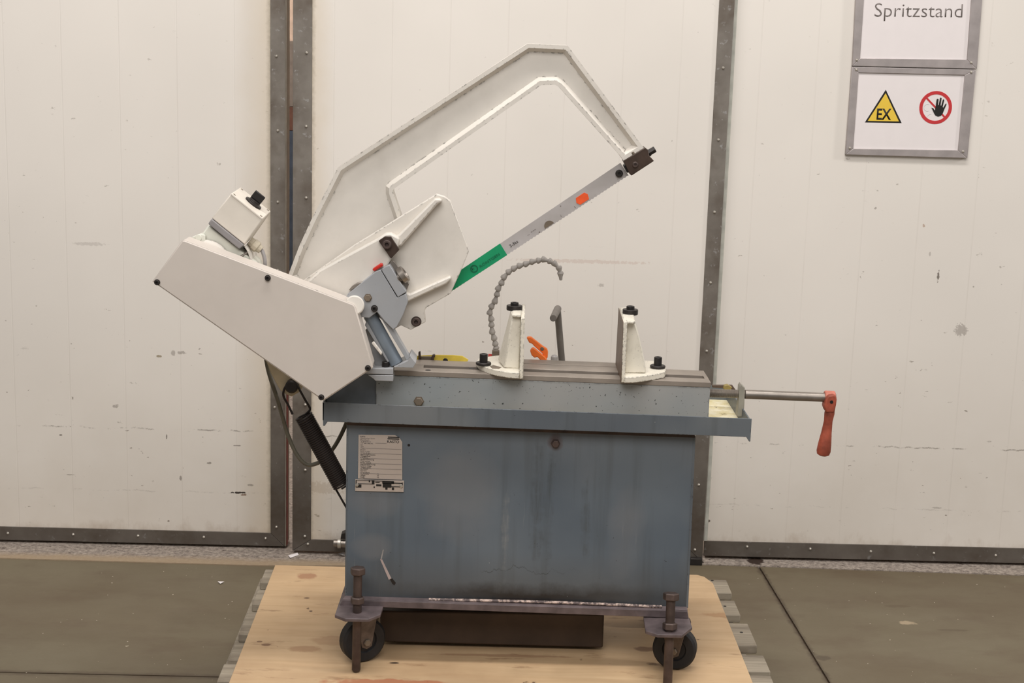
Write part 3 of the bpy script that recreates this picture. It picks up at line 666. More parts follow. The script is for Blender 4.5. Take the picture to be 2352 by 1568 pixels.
# --- drip tray
TY = 3.355
tr = part('drip_tray', pprism([(741, 924), (1727, 961.5), (1723.5, 1014), (1720.5, 1014), (1714, 1003.5), (1596, 999), (797, 970), (752, 968.5), (746, 978), (742, 978)], TY, TY+.003), TRAYB, None, .0008, 'blue-grey drip tray round the bed')
a, b = PY(741, 924, TY), PY(1727, 961.5, TY); TB = 3.672
zl, zr_ = a.z, b.z; zfl = -.034
part('tray_side', hexa([a, a+Vector((.003, 0, 0)), a+Vector((.003, 0, -.04)), a+Vector((0, 0, -.04))], [q+Vector((0, TB-TY, 0)) for q in (a, a+Vector((.003, 0, 0)), a+Vector((.003, 0, -.04)), a+Vector((0, 0, -.04)))]), TRAYB, tr)
b_ = b+Vector((-.004, .003, 0)); L = (b_, b_+Vector((-.003, 0, 0)), b_+Vector((-.003, 0, -.045)), b_+Vector((0, 0, -.045)))
part('tray_side', hexa(L, [q+Vector((0, TB-TY-.003, 0)) for q in L]), TRAYB, tr)
part('tray_back', prism(bmesh.new(), [a, b, b+Vector((0, 0, -.045)), a+Vector((0, 0, -.04))], TB-.003, TB), TRAYB, tr)
a2, b2 = a+Vector((.003, .003, zfl)), b+Vector((-.003, .003, zfl))
part('tray_floor', hexa([a2, b2, b2+Vector((0, TB-TY-.006, 0)), a2+Vector((0, TB-TY-.006, 0))], [q+Vector((0, 0, -.003)) for q in (a2, b2, b2+Vector((0, TB-TY-.006, 0)), a2+Vector((0, TB-TY-.006, 0)))]), SAWDUST, tr, 0, 'tray floor caked with pale yellow residue')
part('tray_shadow_strip', prism(bmesh.new(), pts([(797, 970), (1596, 999), (1596, 1005), (797, 976)], TY+.02), TY+.02, CAB+.01), BROWNBLK, tr)  # dark strip put in for the shadow line between tray and cabinet

# --- bed
BY = 3.39
zbot = -.10
def bedseg(xa, xb, ya, yb, dz0, dz1):           # along the sloping top line of the bed
    def top(px): return PY(px, 850+(px-905)*.0385, BY)
    A, Bp = top(xa), top(xb)
    return prism(bmesh.new(), [A+Vector((0, 0, dz0)), Bp+Vector((0, 0, dz0)), Bp+Vector((0, 0, dz1)), A+Vector((0, 0, dz1))], ya, yb)
bed = part('bed', bedseg(864, 1632, BY, 3.511, -.112, -.0115), BEDP, None, .0015, 'light grey cast machine bed')
part('top_rail', bedseg(864, 1633, BY-.001, 3.428, -.0112, 0), MACHINED, bed, .0008)
part('top_rail', bedseg(864, 1633, 3.458, 3.511, -.0112, 0), MACHINED, bed, .0008)
part('rail_end', bedseg(864, 971, 3.4281, 3.4579, -.0112, -.0002), MACHINED, bed)
part('rail_end', bedseg(1624, 1633, 3.4281, 3.4579, -.0112, -.0002), MACHINED, bed)
part('slot_floor', bedseg(971, 1624, 3.4281, 3.4579, -.0114, -.009), GAP, bed)
part('rear_rail', bedseg(1150, 1483, 3.5125, 3.556, -.03, .001), MACHINED, bed, .0008)
part('pivot_casting', pprism([(749, 926), (749, 902), (842, 850), (868, 850), (868, 934)], 3.397, 3.50), plain('pivot_grey', srgb(112, 118, 124), .5), bed, .0015)
b6 = screw_mesh('bed_bolt', TAUPE, .0095, .008, False, True); place(b6, PY(962, 921, BY), bed)
for (a, b) in ((983, 850), (1083, 846)):
    p = PZ(a, b, PY(a, 850+(a-905)*.0385, BY).z); part('oil_hole', lathe(p, (0, 0, 1), [(0, .006), (.0006, .006)], 12), DARKER, bed)

# --- bracket, foot and rams at the left of the bed
br = part('hinge_bracket', pprism([(838, 846), (903, 846.5), (903, 860), (838, 858)], 3.345, 3.392), GREY, None, .001, 'pale grey two-piece hinge bracket')
part('lower_clamp', pprism([(845, 861), (903, 861.5), (903, 875.5), (862, 874.5), (858, 870)], 3.345, 3.392), GREY, br, .001)
p = PY(886, 842, 3.365); part('socket_screw', lathe(p, (0, 0, 1), [(0, .0085), (.011, .0085), (.012, .0075), (.012, .004), (.008, .004)], 16), DARKER, br)
p = PY(880, 832, 3.40); part('adjusting_nut', lathe(p-Vector((0, 0, .004)), (-.3, 0, 1), [(0, .009), (.012, .007), (.018, .004)], 12), DARKER, br)
part('foot_block', pprism([(904, 843.5), (936, 828.5), (941.6, 817), (955.5, 833.5), (948.5, 845)], 3.345, 3.42), GREY, br, .001)
ram = part('feed_cylinder', cyl(PY(849, 722, 3.372), PY(911, 834, 3.372), .0150, 28), GREY, None, .0006, 'grey hydraulic feed cylinder')
ram.data.materials[0] = plain('feed_cylinder_grey', srgb(122, 132, 142), .35, .1, .06)
part('guide_bar', pprism([(884, 738), (904, 757), (941, 821), (934, 827.5), (866, 716), (872, 716)], 3.358, 3.385), GREY, ram, .0008)
part('guide_bar', pprism([(841, 737), (848, 742), (897, 829), (890, 832), (838, 747)], 3.362, 3.38), GREY, ram, .0008)
part('back_plate', pprism([(838, 760), (852, 740), (890, 832), (862, 842), (848, 800)], 3.386, 3.392), GREY, ram, .0006)
part('lever', pprism([(853, 788), (858.5, 784.5), (877.5, 810), (875.5, 816)], 3.345, 3.355), CREAM, ram, .0012, 'small cream lever')

# --- bow (saw frame)
BF = 3.405
bow_px = [(776, 384.5), (1212, 100), (1304, 104.5), (1479, 340), (1432.5, 369), (1424, 357), (1284, 200), (1275, 194.5), (1243, 195.5), (907, 432), (903, 436), (903, 443), (922, 500), (930, 570), (860, 650), (700, 700), (661, 634), (686, 568), (715, 504.6)]
bow = part('saw_bow', flanged(pts(bow_px, BF), BF, BF+.045, .0088, .008, .014), CREAM, None, .0022, 'large cream cast saw bow')
blk = part('blade_clamp', pprism([(1432, 369.5), (1482, 338.5), (1489, 345), (1491, 357), (1502.5, 369.5), (1450.5, 403.5), (1446, 399)], BF-.006, BF+.040), BROWNBLK, None, .0015, 'dark oily blade clamp block at the bow tip')
part('clamp_jaw', pprism([(1432, 381), (1437, 378), (1446, 394), (1441, 397.5)], BF+.002, BF+.03), DARKER, blk, .001)
d = (PY(1503, 345, BF)-PY(1486, 355, BF)).normalized(); p = PY(1488, 352, BF+.015)
part('tension_bolt', lathe(p, d, [(0, .009), (.004, .009), (.004, .0075), (.017, .0075), (.018, .0065)], 6), DARK, blk)
part('clamp_pin', lathe(PY(1459, 378, BF-.006), (0, -1, 0), [(0, .0065), (.002, .0065), (.003, .005), (.003, .0028), (.001, .0026)], 16), RUSTBOLT, blk)
d = (PY(1457, 352, BF)-PY(1454, 346, BF)).normalized()
part('pin', cyl(PY(1453, 349, BF), PY(1456, 355, BF), .003, 10), TAUPE, blk)

# --- blade
BL = 3.424
up0, up1 = (1425, 374), (1000, 659); lo0, lo1 = (1444, 403), (1000, 694)
nT = 120; low = []
for i in range(nT+1):
    t = i/nT; a = lo0[0]+(lo1[0]-lo0[0])*t; b = lo0[1]+(lo1[1]-lo0[1])*t
    if i % 2: a -= .5*1.2; b -= 1.6
    low.append((a, b))
bl = part('saw_blade', pprism([up0]+[up1]+low[::-1], BL, BL+.002), BLADE, None, 0, 'grey steel hacksaw blade', False)
YB = BL-.0006
part('printed_section', pprism([(1148.6, 558.9), (1165, 585.6), (1000, 692.5), (1000, 659)], YB, BL), GREEN, bl, 0, 'green printed section of the blade', False)
part('sticker', pprism([(1322.5, 455), (1342, 442), (1350, 446), (1353, 457), (1333, 470), (1324, 466)], YB-.0003, BL), STICK, bl, 0, 'small orange sticker', False)
p = PY(1261.5, 518, YB); ang = math.atan2(PY(1444, 403, BL).z-PY(1000, 694, BL).z, PY(1444, 403, BL).x-PY(1000, 694, BL).x)
c = PY(1262, 518.5, YB); nR = .0115
bm = bmesh.new(); prism(bm, [c+Vector((math.cos(ang+math.pi*k/14), 0, math.sin(ang+math.pi*k/14)))*nR for k in range(15)], YB, BL)
part('notch', bm, TAUPE, bl, 0, 'half-round brown mark on the lower edge', False)
def btext(s, x, y, w, h, mat, bold=0.):
    p = PY(x, y, YB-.0008); return text('lettering', s, p, w/1060*1.0, h/1060, mat, bl, ang, YB-.0008, bold)
btext('R\u00d6NTGEN', 1104, 614.5, 54, 7.2, GREEND, .0)
btext('2-3ks', 1172.5, 568, 22, 6.5, INK)
btext('.. ---', 1212, 541, 24, 3, INKG)
lc = PY(1089, 617, YB-.0004); disc_ring('logo_ring', lc, .0062, .0085, YB-.0006, BL, GREEND, bl)
btext('R', 1086, 620.5, 6, 6, GREEND, .01)
part('pivot_bolt', lathe(PY(1422, 398, BL), (0, -1, 0), [(0, .0082), (.004, .0082), (.006, .006), (.006, .003), (.003, .003)], 18), DARK, bl)

# --- slide castings
gp = part('slide_plate', pprism([(696, 645), (813.5, 563), (860, 534.5), (1002, 446), (1020, 451), (1035, 462), (1077.5, 576), (1061, 617), (1035, 674), (979, 706.5), (975, 715), (978, 739), (943.6, 757.5), (921, 747), (904, 757), (860, 720), (780, 720)], 3.387, 3.404), CREAM, None, .0015, 'cream slide plate guiding the bow')
part('rib', pprism([(908, 553), (908, 543), (917, 538), (998, 456), (1012, 456), (1016, 463), (1006, 468), (921, 566), (913, 566)], 3.368, 3.388), CREAM, gp, .004)
part('rib', pprism([(931, 672), (941, 676), (1033, 635), (1037, 640), (1025, 652), (945, 689), (936, 694), (929, 688)], 3.366, 3.388), CREAM, gp, .003)
arm = part('slide_arm', pprism([(696, 656), (735, 620), (870, 547), (885, 536.5), (897, 535.5), (918, 547), (915, 566), (897, 597), (880, 630), (840, 700), (740, 730), (690, 690)], 3.362, 3.388), CREAM, None, .004, 'cream slide arm')
bk = part('stop_bracket', pprism([(869.5, 553), (884, 543), (898, 543.5), (917.5, 573.5), (898, 594)], 3.354, 3.3615), BROWNBLK, None, .001, 'dark brown stop bracket')
sb = screw_mesh('cap_screw', RUSTBOLT, .0095, .009, True, seg=18); place(sb, PY(889, 560.5, 3.354), bk)
copy(sb, PY(956, 738, 3.387), gp)

# --- grey swivel head
hd = part('swivel_head', pprism([(794, 683), (799, 675), (862, 624), (874, 619.3), (912.5, 683.5), (932, 674.5), (936.5, 694), (926, 723), (912, 750), (903, 757), (884, 738), (866, 716), (848, 730), (800, 725)], 3.345, 3.386), GREY, None, .0012, 'light grey swivel head')
part('head_cap', pprism([(875.3, 618.7), (888, 611), (895, 608.5), (933.3, 670), (914, 682.6)], 3.344, 3.386), GREY, hd, .0012)
part('hub_boss', cyl(PY(814, 701, 3.296), PY(814, 701, 3.346), .0212, 32), CREAM, hd, .003)
hx = screw_mesh('hex_screw', TAUPE, .0075, .006, False, True); place(hx, PY(845, 683.5, 3.345), hd)
cs = screw_mesh('socket_screw', DARK, .0062, .007, True, seg=14); place(cs, PY(860, 708, 3.345), hd)
part('release_button', pprism([(855, 618), (875, 604.5), (879, 606), (880, 611), (861, 623), (857, 622)], 3.348, 3.360), RED, hd, .002, 'red release button')
ks = part('knob_plate', pprism([(893, 604), (902, 597), (909, 604), (936, 646), (940, 652), (933, 670)], 3.368, 3.376), STEEL, hd, .001)
ax = (PY(934, 627, 3.36)-PY(918, 638, 3.36)).normalized()
kp = PY(912, 640, 3.362)
part('clamp_knob', lathe(kp, ax, [(0, .006), (.003, .006), (.003, .018), (.0045, .019), (.0045, .010), (.0085, .010), (.0085, .0165), (.010, .0185), (.021, .0185), (.0225, .0165), (.0225, .012), (.019, .011)], 30), STEEL, hd, 0, 'round knurled steel knob')
part('dial_ring', pprism([(801, 666), (809, 657), (820, 650), (834, 647), (836, 650), (824, 657), (806, 667)], 3.350, 3.36), STEEL, hd, .001)

# --- belt guard cover
CV = 3.288
cvp = [(351, 646), (418, 554), (423, 552.5), (810, 699), (815, 704), (855.5, 843), (853, 846), (744, 918.5), (741, 918)]
cv = part('belt_cover', pprism(cvp, CV, CV+.064), CREAM_COVER, None, .0018, 'large flat cream belt cover')
part('cover_flange', prism(bmesh.new(), inset(pts(cvp, CV), -.0012), CV+.002, CV+.004), CREAM_COVER, cv, .0004)
c1 = screw_mesh('cover_screw', DARK, .0054, .006, True, seg=16)
for i, q in enumerate(((361, 648), (615, 638), (845, 845), (738, 912))):
    p = PY(q[0], q[1], CV)
    if i: copy(c1, p, cv)
    else: place(c1, p, cv)

# --- motor, terminal box with switch
mo = part('motor', lathe(PY(500, 622, 3.375), (0, 1, 0), [(0, .056), (.006, .060), (.10, .060), (.11, .056)], 40), PALE, None, 0, 'pale motor body behind the belt cover')
part('motor_flange', lathe(PY(471, 611, 3.352), (0, 1, 0), [(0, .050), (.004, .0565), (.010, .0565)], 48), CREAM, mo)
part('terminal_mount', pprism([(438, 560), (452, 543), (462, 540), (478, 517), (549, 573), (590, 604), (600, 640), (450, 620)], 3.364, 3.43), PALE, mo, .003)
part('flange_ear', pprism([(434, 556), (441, 544), (460, 536.5), (472, 540), (470, 580), (440, 580)], 3.354, 3.364), PALE, mo, .002)
part('ear_bolt', lathe(PY(456, 546, 3.354), (0, -1, 0), [(0, .0075), (.002, .0065), (.0022, .003)], 16), PALE, mo)
part('fan_cowl', pprism([(564, 563), (569, 570), (575, 583), (578, 595), (580, 610), (577, 610), (574, 596), (571, 585), (566, 574), (561, 567)], 3.36, 3.44), CREAM, mo, .001)
part('fan_grille', pprism([(550, 574), (562, 566), (571, 580), (575, 600), (574, 610), (556, 606)], 3.405, 3.43), DARKER, mo, .001)
part('tie_rod', cyl(PY(546, 594, 3.36), PY(569, 579, 3.37), .0030, 10), STEEL, mo)
part('tie_rod', cyl(PY(552, 604, 3.36), PY(574, 592, 3.37), .0045, 10), PALE, mo)
SBY = 3.352
tb = part('switch_box', pprism([(531, 443.6), (604, 502), (562, 562), (486, 501)], SBY, SBY+.125), BOXC, None, .0025, 'cream square switch box')
part('box_base', pprism([(486, 502), (561, 562.2), (549, 572.5), (477.5, 514)], SBY-.001, SBY+.128), BOXG, tb, .0025)
part('lid_lip', pprism([(531.5, 444.5), (603, 501.5), (601, 504.5), (529.5, 447.5)], SBY-.0012, SBY+.126), BOXC, tb, .0006)
d = (PY(531, 443.6, SBY)-PY(486, 501, SBY)).normalized()       # box axis, pointing up its lid
e = (PY(604, 502, SBY)-PY(531, 443.6, SBY)).normalized()
kc = PY(586, 478, SBY+.055)
base_c = (PY(531, 443.6, SBY)+PY(604, 502, SBY))/2+Vector((0, .062, 0))+e*.004
rk = part('rotary_switch', lathe(base_c, d, [(0, .020), (.004, .020), (.006, .013), (.010, .013)], 24), DARK, tb, .0006, 'black rotary switch')
h1 = base_c+d*.010; s1v = Vector((0, 1, 0))
L = [h1-e*.013-s1v*.004, h1+e*.013-s1v*.004, h1+e*.013+s1v*.004, h1-e*.013+s1v*.004]
part('switch_handle', hexa(L, [q+d*.018 for q in L]), DARKER, tb, .0015)
for k, yy in ((.08, .010), (.92, .010), (.08, .115), (.92, .115)):
    q = PY(531, 443.6, SBY).lerp(PY(604, 502, SBY), k)+Vector((0, yy, 0)); part('lid_screw', lathe(q, d, [(-.001, .003), (.0008, .003)], 10), TAUPE, tb)
gl0 = PY(573, 553, 3.385); gd = (PY(603, 577, 3.385)-PY(573, 553, 3.385)).normalized()
gl = part('cable_gland', lathe(gl0, gd, [(0, .011), (.010, .011), (.010, .013), (.022, .013), (.024, .010), (.032, .0085)], 10), BEIGE, tb, .0008, 'beige cable gland')
cb = spline([gl0+gd*.026, PY(602, 576, 3.385), PY(607.5, 592, 3.38), PY(608.5, 612, 3.38), PY(605, 650, 3.40)], 8)
part('cable', tube(cb, .0042, 10), CABLE, tb)
cb = spline([PY(606, 700, 3.44), PY(608, 790, 3.45), PY(614, 840, 3.46), PY(625, 880, 3.46), PY(637, 915, 3.47), PY(650, 960, 3.49), PY(662, 1000, 3.50), PY(682, 1043, 3.50), PY(705, 1066, 3.50), PY(732, 1062, 3.50), PY(752, 1045, 3.49), PY(767, 1027, 3.48), PY(781, 1003, 3.47), PY(794, 975, 3.46), PY(803, 950, 3.46)], 8)
part('supply_cable', tube(cb, .0048, 10), CABLE2, None, 0, 'dull green-grey cable looping behind the spring')

# --- counter spring and lever
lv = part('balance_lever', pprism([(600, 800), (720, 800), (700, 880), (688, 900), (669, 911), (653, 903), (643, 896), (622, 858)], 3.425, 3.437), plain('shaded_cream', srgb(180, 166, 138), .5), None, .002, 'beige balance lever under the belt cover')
pin = part('lever_pin', lathe(PY(669, 889, 3.400), (0, 1, 0), [(0, .011), (.003, .0145), (.03, .0145), (.06, .012)], 20), DARK, lv)
SPY = 3.43
s0, s1_ = PY(697, 954, SPY), PY(786, 1117, SPY); axs = (s1_-s0).normalized(); Ls = (s1_-s0).length; u_, v_ = frame_of(axs)
turns = 38; Rr = .0185; path = []
for i in range(turns*14+1):
    t = i/14*2*math.pi; path.append(s0+axs*(Ls*i/(turns*14))+(u_*math.cos(t)+v_*math.sin(t))*Rr)
sp = part('coil_spring', tube(path, .0024, 6), SPRING, None, 0, 'thick black coil spring')
part('hook_wire', tube(spline([PY(672, 951, SPY), PY(662, 930, SPY), PY(652, 912, SPY-.005), PY(651, 900, SPY-.01), PY(657, 886, SPY-.012), PY(669, 876, SPY-.012), PY(682, 883, SPY-.012), PY(690, 898, SPY-.01), PY(701, 918, SPY-.006), PY(711, 935, SPY), PY(711, 942, SPY), PY(703, 950, SPY+.003)], 6), .0026, 8), SPRING, sp)
part('hook_wire', tube([PY(764, 1110, SPY), PY(777, 1133, SPY), PY(797, 1168, SPY)], .0024, 8), SPRING, sp)

# --- vice jaws
def jaw_bolt(name, px, ytop, r_head, r_col, zcol0, zcol1, zhead, y, parent):
    pass
J = 3.368
def top_bed(px): return PY(px, 850+(px-905)*.0385, BY).z
# left jaw
zb = top_bed(1150)
jl = part('vice_jaw', hexa(pts([(1196.5, 731), (1205.6, 731.5), (1201.5, 870.5), (1192.5, 870)], J), pts([(1199.5, 698), (1206.8, 698.3), (1202, 838), (1192, 838)], 3.54)), CREAM_JAW, None, .0012, 'chipped cream vice jaw, left one')
zt = zb+.013
def zpoly(lst, z): return [PZ(a, b, z) for a, b in lst]
base_px = [(1192.5, 856.5), (1170, 855), (1140, 850), (1118, 844), (1101, 836), (1094, 829), (1100, 822), (1125, 818), (1150, 815), (1196, 815)]
Tt = zpoly(base_px, zt)
part('jaw_base', hexa(Tt, [q-Vector((0, 0, .0128)) for q in Tt]), CREAM_JAW, jl, .0012)
part('gusset', hexa(pts([(1176.5, 722), (1197, 722.5), (1193, 848), (1157, 845)], 3.395), pts([(1173, 712), (1198, 712), (1193, 828), (1143, 826)], 3.455)), CREAM_JAW, jl, .003)
topc = hexa(pts([(1176, 722), (1197, 724), (1197, 729), (1176, 727)], 3.385), pts([(1180, 701), (1200, 700), (1200, 705), (1180, 706)], 3.52))
part('top_ledge', topc, CREAM_JAW, jl, .001)
def collar_bolt(cx_, ycol_bot, ycol_top, yhead_top, rc, rh, Y, parent):
    p = PY(cx_, (ycol_bot+ycol_top)/2, Y); z0 = PY(cx_, ycol_bot, Y-rc).z; z1 = PY(cx_, ycol_top, Y-rc).z; z2 = PY(cx_, yhead_top, Y).z
    p.z = z0
    cbm = part('clamp_collar', lathe(p, (0, 0, 1), [(0, rc*.95), (.001, rc), (z1-z0-.001, rc), (z1-z0, rc*.94)], 28), DARK, parent)
    p2 = p.copy(); p2.z = z1
    part('collar_screw', lathe(p2, (0, 0, 1), [(-.002, rh), (z2-z1-.001, rh), (z2-z1, rh*.9), (z2-z1, rh*.5), (z2-z1-.004, rh*.48)], 18), DARKER, parent)
collar_bolt(1181.5, 715, 704, 694, .0178, .0092, 3.46, jl)
def washer_bolt(cx_, ybot, ytop, yhead, rc, rh, Y, zbase, parent):
    p = PY(cx_, ybot, Y); p.z = zbase
    part('clamp_washer', lathe(p, (0, 0, 1), [(0, rc*.9), (.002, rc), (.005, rc), (.0065, rc*.9)], 28), DARK, parent)
    part('clamp_screw', lathe(p, (0, 0, 1), [(.006, rh), (.024, rh), (.025, rh*.9), (.025, rh*.5), (.02, rh*.48)], 18), DARKER, parent)
q = PZ(1110.5, 836, zt+.002); washer_bolt(1110.5, 836, 0, 0, .0172, .0092, q.y, zt+.0005, jl)
slot = zpoly([(1125, 841), (1133, 838), (1152, 843), (1146, 846.5), (1131, 846)], zt+.0004)
part('slot', hexa(slot, [p-Vector((0, 0, .001)) for p in slot]), TAUPE, jl, smooth=False)
# right jaw
jr = part('vice_jaw', hexa(pts([(1432, 740), (1441, 738.5), (1435, 878), (1427, 878.5)], J), pts([(1421.5, 706), (1440, 705), (1434, 846), (1414, 846)], 3.54)), CREAM_JAW, None, .0012, 'chipped cream vice jaw, right one')
part('clamping_face', hexa(pts([(1431.2, 740), (1432.4, 740), (1427.4, 878), (1426.2, 878)], J+.001), pts([(1420.6, 706.5), (1422, 706.5), (1414.5, 845), (1413.1, 845)], 3.54)), plain('shaded_brown_jaw_face', srgb(112, 94, 80), .45, .3), jr, 0, 'brown machined clamping face, its shade in the colour')  # shade on the jaw's left side is put into this darker brown
zt = top_bed(1480)+.013
base_px = [(1434, 866), (1457, 866), (1480, 863), (1505, 859), (1526.5, 854.5), (1530, 848), (1524, 836), (1500, 828), (1440, 826)]
Tt = zpoly(base_px, zt)
part('jaw_base', hexa(Tt, [q-Vector((0, 0, .0128)) for q in Tt]), CREAM_JAW, jr, .0012)
part('gusset', hexa(pts([(1440, 739), (1458, 738.5), (1466, 763), (1475, 800), (1482, 836), (1484, 857), (1434, 857)], 3.395), pts([(1438, 725), (1456, 725), (1463, 750), (1472, 788), (1479, 824), (1481, 838), (1432, 838)], 3.455)), CREAM_JAW, jr, .003)
part('top_ledge', hexa(pts([(1433, 738), (1459, 738.5), (1459, 743), (1434, 743)], 3.375), pts([(1424, 706), (1452, 706), (1452, 710), (1424, 710)], 3.52)), CREAM_JAW, jr, .001)
collar_bolt(1447.5, 725, 713, 702.5, .0175, .0092, 3.46, jr)
q = PZ(1510.5, 843, zt+.002); washer_bolt(1510.5, 843, 0, 0, .0175, .0090, q.y, zt+.0005, jr)
part('slot_bar', pprism([(1481, 832), (1503, 838), (1503, 843), (1481, 838)], 3.52, 3.54), BROWNBLK, jr, .001)

# --- coolant hose
hs_pts = [(370, 870), (360, 820), (343, 765), (337, 705), (335, 655), (322, 600), (337, 545), (367, 500), (385, 440), (395, 390), (425, 340), (445, 290), (485, 245), (530, 215), (580, 190), (635, 175), (690, 155), (745, 145), (790, 135), (845, 150), (885, 170), (925, 210), (938, 260), (942, 320)]
HY = 3.56
H = [PY(1040+a/3.794, 560+b/3.794, HY) for a, b in [(377, 905)]+hs_pts]
hose = part('coolant_hose', lathe(PY(1139, 806, HY), (0, 0, 1), [(0, .006), (.006, .006), (.012, .0045)], 14), HOSE, None, 0, 'grey segmented coolant hose arching over the bed')
for i in range(1, len(H)):
    d = H[i]-H[i-1]; l = d.length; a = H[i-1]
    d2 = d.normalized()
    last = i == len(H)-1
    part('hose_segment', lathe(H[i-1]+d2*(-.35*l), d2, [(0, .0045), (.05*l, .0066), (.30*l, .0076), (.36*l, .0074), (.95*l, .0040), (1.15*l, .0040)] if not last else [(0, .0045), (.05*l, .0066), (.30*l, .0076), (.8*l, .0045), (1.25*l, .0034), (1.3*l, .002)], 14), HOSE, hose)
part('hose_valve', box(PY(1130, 812, HY).x, PY(1147, 812, HY).x, HY-.008, HY+.008, PY(1140, 822, HY).z, PY(1140, 804, HY).z), TAUPE, hose, .001, 'brass-brown valve block')
part('valve_tap', lathe(PY(1131, 817, HY), (-1, 0, 0), [(0, .0035), (.004, .0045), (.009, .0045), (.010, .003)], 12), RED, hose, 0, 'red valve tap')

# --- bar stop, clamp lever, length stop at the back
sbar = part('material_stop', cyl(PY(1280.5, 711, 3.75), PY(1291, 836, 3.75), .0082, 20), DARK, None, .0006, 'dark angled round bar, material stop')
sbar.data.materials[0] = plain('dull_bar_steel', srgb(112, 106, 100), .5, .3)
part('stop_arm', cyl(PY(1281, 709, 3.76), PY(1270.5, 730.5, 3.60), .0090, 20, None, .0080), sbar.data.materials[0], sbar, .0006)
p = PY(1273, 829, 3.70); part('stop_boss', lathe(p, (0, 0, 1), [(0, .0085), (.011, .0085), (.015, .005)], 18), plain('grey_boss', srgb(150, 146, 144), .5), sbar)
cl = part('clamp_lever', pprism([(1209.5, 776), (1213, 773.5), (1220, 774), (1248, 796), (1257, 801), (1259, 808), (1258, 822), (1252, 826), (1246, 812), (1226, 794), (1222, 789), (1216, 788)], 3.60, 3.612), ORANGE, None, .002, 'orange clamping lever')
part('lever_foot', pprism([(1217.5, 806), (1222, 799), (1227, 799.5), (1252, 820), (1258, 829), (1244, 830), (1234, 819.5), (1228, 822), (1221, 816)], 3.59, 3.602), ORANGE, cl, .002)
part('lever_screw', lathe(PY(1245, 801, 3.6), (0, -1, 0), [(0, .0045), (.001, .0045), (.0015, .003)], 12), TAUPE, cl)
ls = part('length_stop', pprism([(945, 818), (998, 815), (1040, 815.5), (1062, 817.5), (1076, 826), (1074, 829.5), (1062, 833), (945, 833)], 3.53, 3.534), YELLOW, None, .0006, 'yellow pointed length stop behind the bed')
part('stop_post', pprism([(961, 809), (965.5, 807), (967, 829), (961, 829)], 3.515, 3.525), BROWNBLK, ls, .001)
part('stop_bar', pprism([(967, 819), (992, 819), (991, 831), (967, 831)], 3.52, 3.525), TAUPE, ls, .0006)
part('stop_hinge', pprism([(990, 826), (992, 817), (997, 814), (1000, 817), (997, 822), (996, 831), (989, 831)], 3.512, 3.524), BROWNBLK, ls, .001)
part('stop_screw', lathe(PY(1023, 828, 3.52), (0, -1, 0), [(0, .006), (.004, .006), (.005, .005)], 12), DARKER, ls)

# --- vice spindle and crank
SPN = 3.46
S0, S1, S2 = PY(1625, 902.3, SPN), PY(1711, 905, SPN), PY(1905, 912.6, SPN)
dS = (S2-S1).normalized()
prof = []; L1 = (S1-S0).length; nth = 30
for i in range(nth): prof += [(L1*i/nth, .0100), (L1*(i+.5)/nth, .0088)]
prof += [(L1, .0100)]
sd = part('spindle', lathe(S0, S1-S0, prof, 20), STEEL, None, 0, 'steel vice spindle, threaded at its inner end')
part('spindle_shaft', cyl(S1, PY(1919, 913.2, SPN), .0104, 26), STEEL, sd, .0008)
bkp = part('spindle_bracket', pprism([(1699, 889), (1703, 882.5), (1706, 887), (1711, 890), (1710, 925), (1708, 957), (1693, 956), (1697, 925)], SPN-.014, SPN+.014), TAUPE, None, .001, 'grey-brown spindle support bracket')
bkp.data.materials[0] = plain('bracket_grey', srgb(150, 146, 134), .5)
part('stay', pprism([(1636, 884), (1682, 884), (1690, 895), (1690, 915), (1684, 915), (1680, 893), (1636, 890)], SPN+.12, SPN+.126), plain('stay_brown', srgb(96, 80, 68), .5), bkp, .001)
part('rest', pprism([(1664, 886), (1672, 884), (1682, 890), (1676, 897), (1662, 894)], SPN+.10, SPN+.115), plain('stay_yellow', srgb(150, 132, 78), .5), bkp, .001)
ck = part('crank_hub', lathe(PY(1893, 912, SPN), dS, [(0, .0135), (.002, .0155), (.022, .0155), (.024, .0135)], 26), REDORANGE, None, .0005, 'worn red-orange crank')
ck.data.materials[0] = plain('faded_pink_red', srgb(196, 118, 100), .5, 0, .15, 40)
Kx, Ky = SPN-.018, SPN+.006
part('crank_arm', pprism([(1899, 914), (1903, 908.5), (1916, 906.5), (1921.5, 909.5), (1922.5, 918), (1921, 930), (1917, 948), (1898, 948), (1893, 935)], Kx-.006, Ky), REDORANGE, ck, .004)
gA, gB = PY(1906.5, 940, SPN-.012), PY(1890, 1046, SPN-.012); dG = gB-gA; l = dG.length
part('crank_handle', lathe(gA, dG, [(0, .0105), (l*.08, .0115), (l*.25, .0098), (l*.5, .0118), (l*.75, .0150), (l*.90, .0160), (l*.97, .0140), (l, .008)], 28), REDORANGE, ck)
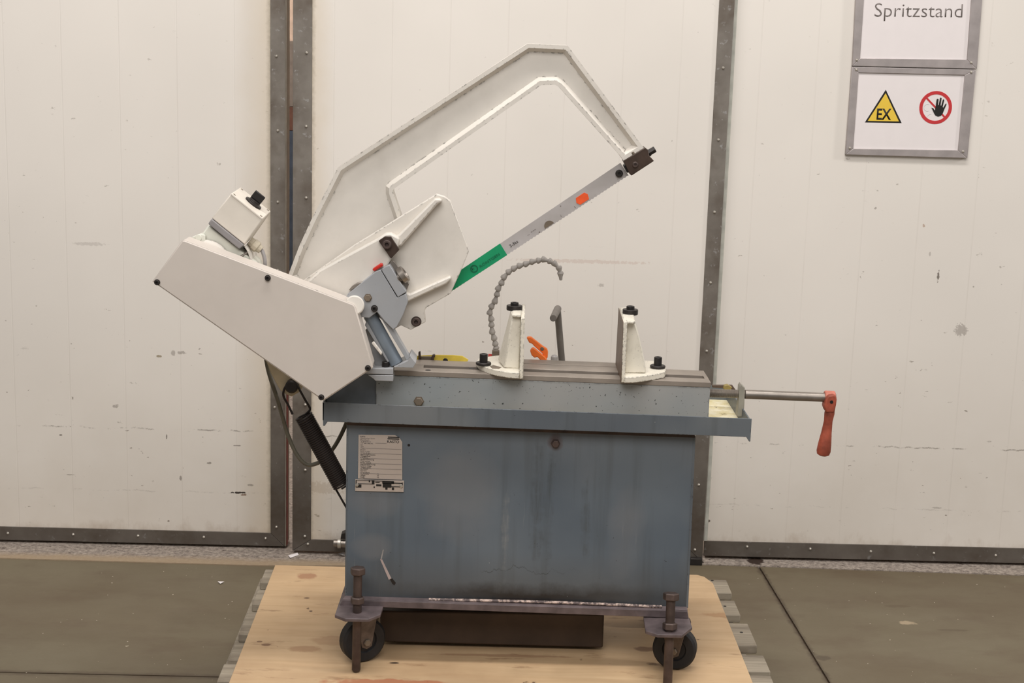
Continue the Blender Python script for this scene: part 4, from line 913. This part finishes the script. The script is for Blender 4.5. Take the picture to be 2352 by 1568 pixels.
part('grub_screw', lathe(PY(1910, 923, Kx-.0062), (0, -1, 0), [(-.001, .0042), (.0004, .0042)], 6), DARKER, ck)

# ============================================================ LITTER ON THE FLOOR
def scrap(px_pts, z, h, mat, label, cat, name):
    P = [PZ(a, b, z) for a, b in px_pts]; c = sum(P, Vector())/len(P)
    bm = bmesh.new(); A = [bm.verts.new((p.x, p.y, z+.0006+h*random.uniform(0, 1))) for p in P]; Bq = [bm.verts.new(v.co+Vector((0, 0, .0007))) for v in A]
    t = bm.verts.new((c.x, c.y, z+h+.0013)); u = bm.verts.new((c.x, c.y, z+h+.0006)); n = len(P)
    for i in range(n):
        bm.faces.new((Bq[i], Bq[(i+1) % n], t)); bm.faces.new((A[(i+1) % n], A[i], u)); bm.faces.new((A[i], A[(i+1) % n], Bq[(i+1) % n], Bq[i]))
    tag(new_obj(name, bm, mat, None, smooth=False), label, cat)
scrap([(662, 1277), (683, 1272), (686, 1275), (667, 1282)], .003, .004, PAPER, 'small white paper scrap on the threshold below the gap between the doors', 'scrap', 'paper_scrap')
scrap([(500, 1337), (515, 1338), (506, 1342)], 0, .003, PAPER, 'tiny pale chip on the floor left of the pallet', 'scrap', 'paint_chip')
foil = plain('crumpled_foil', srgb(214, 210, 206), .3, .6)
scrap([(776, 1274), (790, 1272), (800, 1277), (786, 1279)], .003, .006, foil, 'crumpled silver foil scrap on the threshold beside the cabinet', 'scrap', 'foil_scrap')
bm = bmesh.new()
for i in range(170):
    x = random.uniform(-1.5, 1.7); y = random.uniform(3.5, 4.44)
    if -.6 < x < .7: y = random.uniform(4.05, 4.43)
    s = random.uniform(.0008, .0026); r = random.random()*6
    v = [bm.verts.new((x+s*math.cos(r+k*2.1), y+s*math.sin(r+k*2.1), .0003)) for k in range(3)]; t = bm.verts.new((x, y, s*.8))
    for k in range(3): bm.faces.new((v[k], v[(k+1) % 3], t))
    bm.faces.new(v)
o = tag(new_obj('floor_grit', bm, plain('grit', srgb(186, 174, 156), .8), None, smooth=False), 'scattered pale grit on the brown concrete floor', 'debris'); o['kind'] = 'stuff'
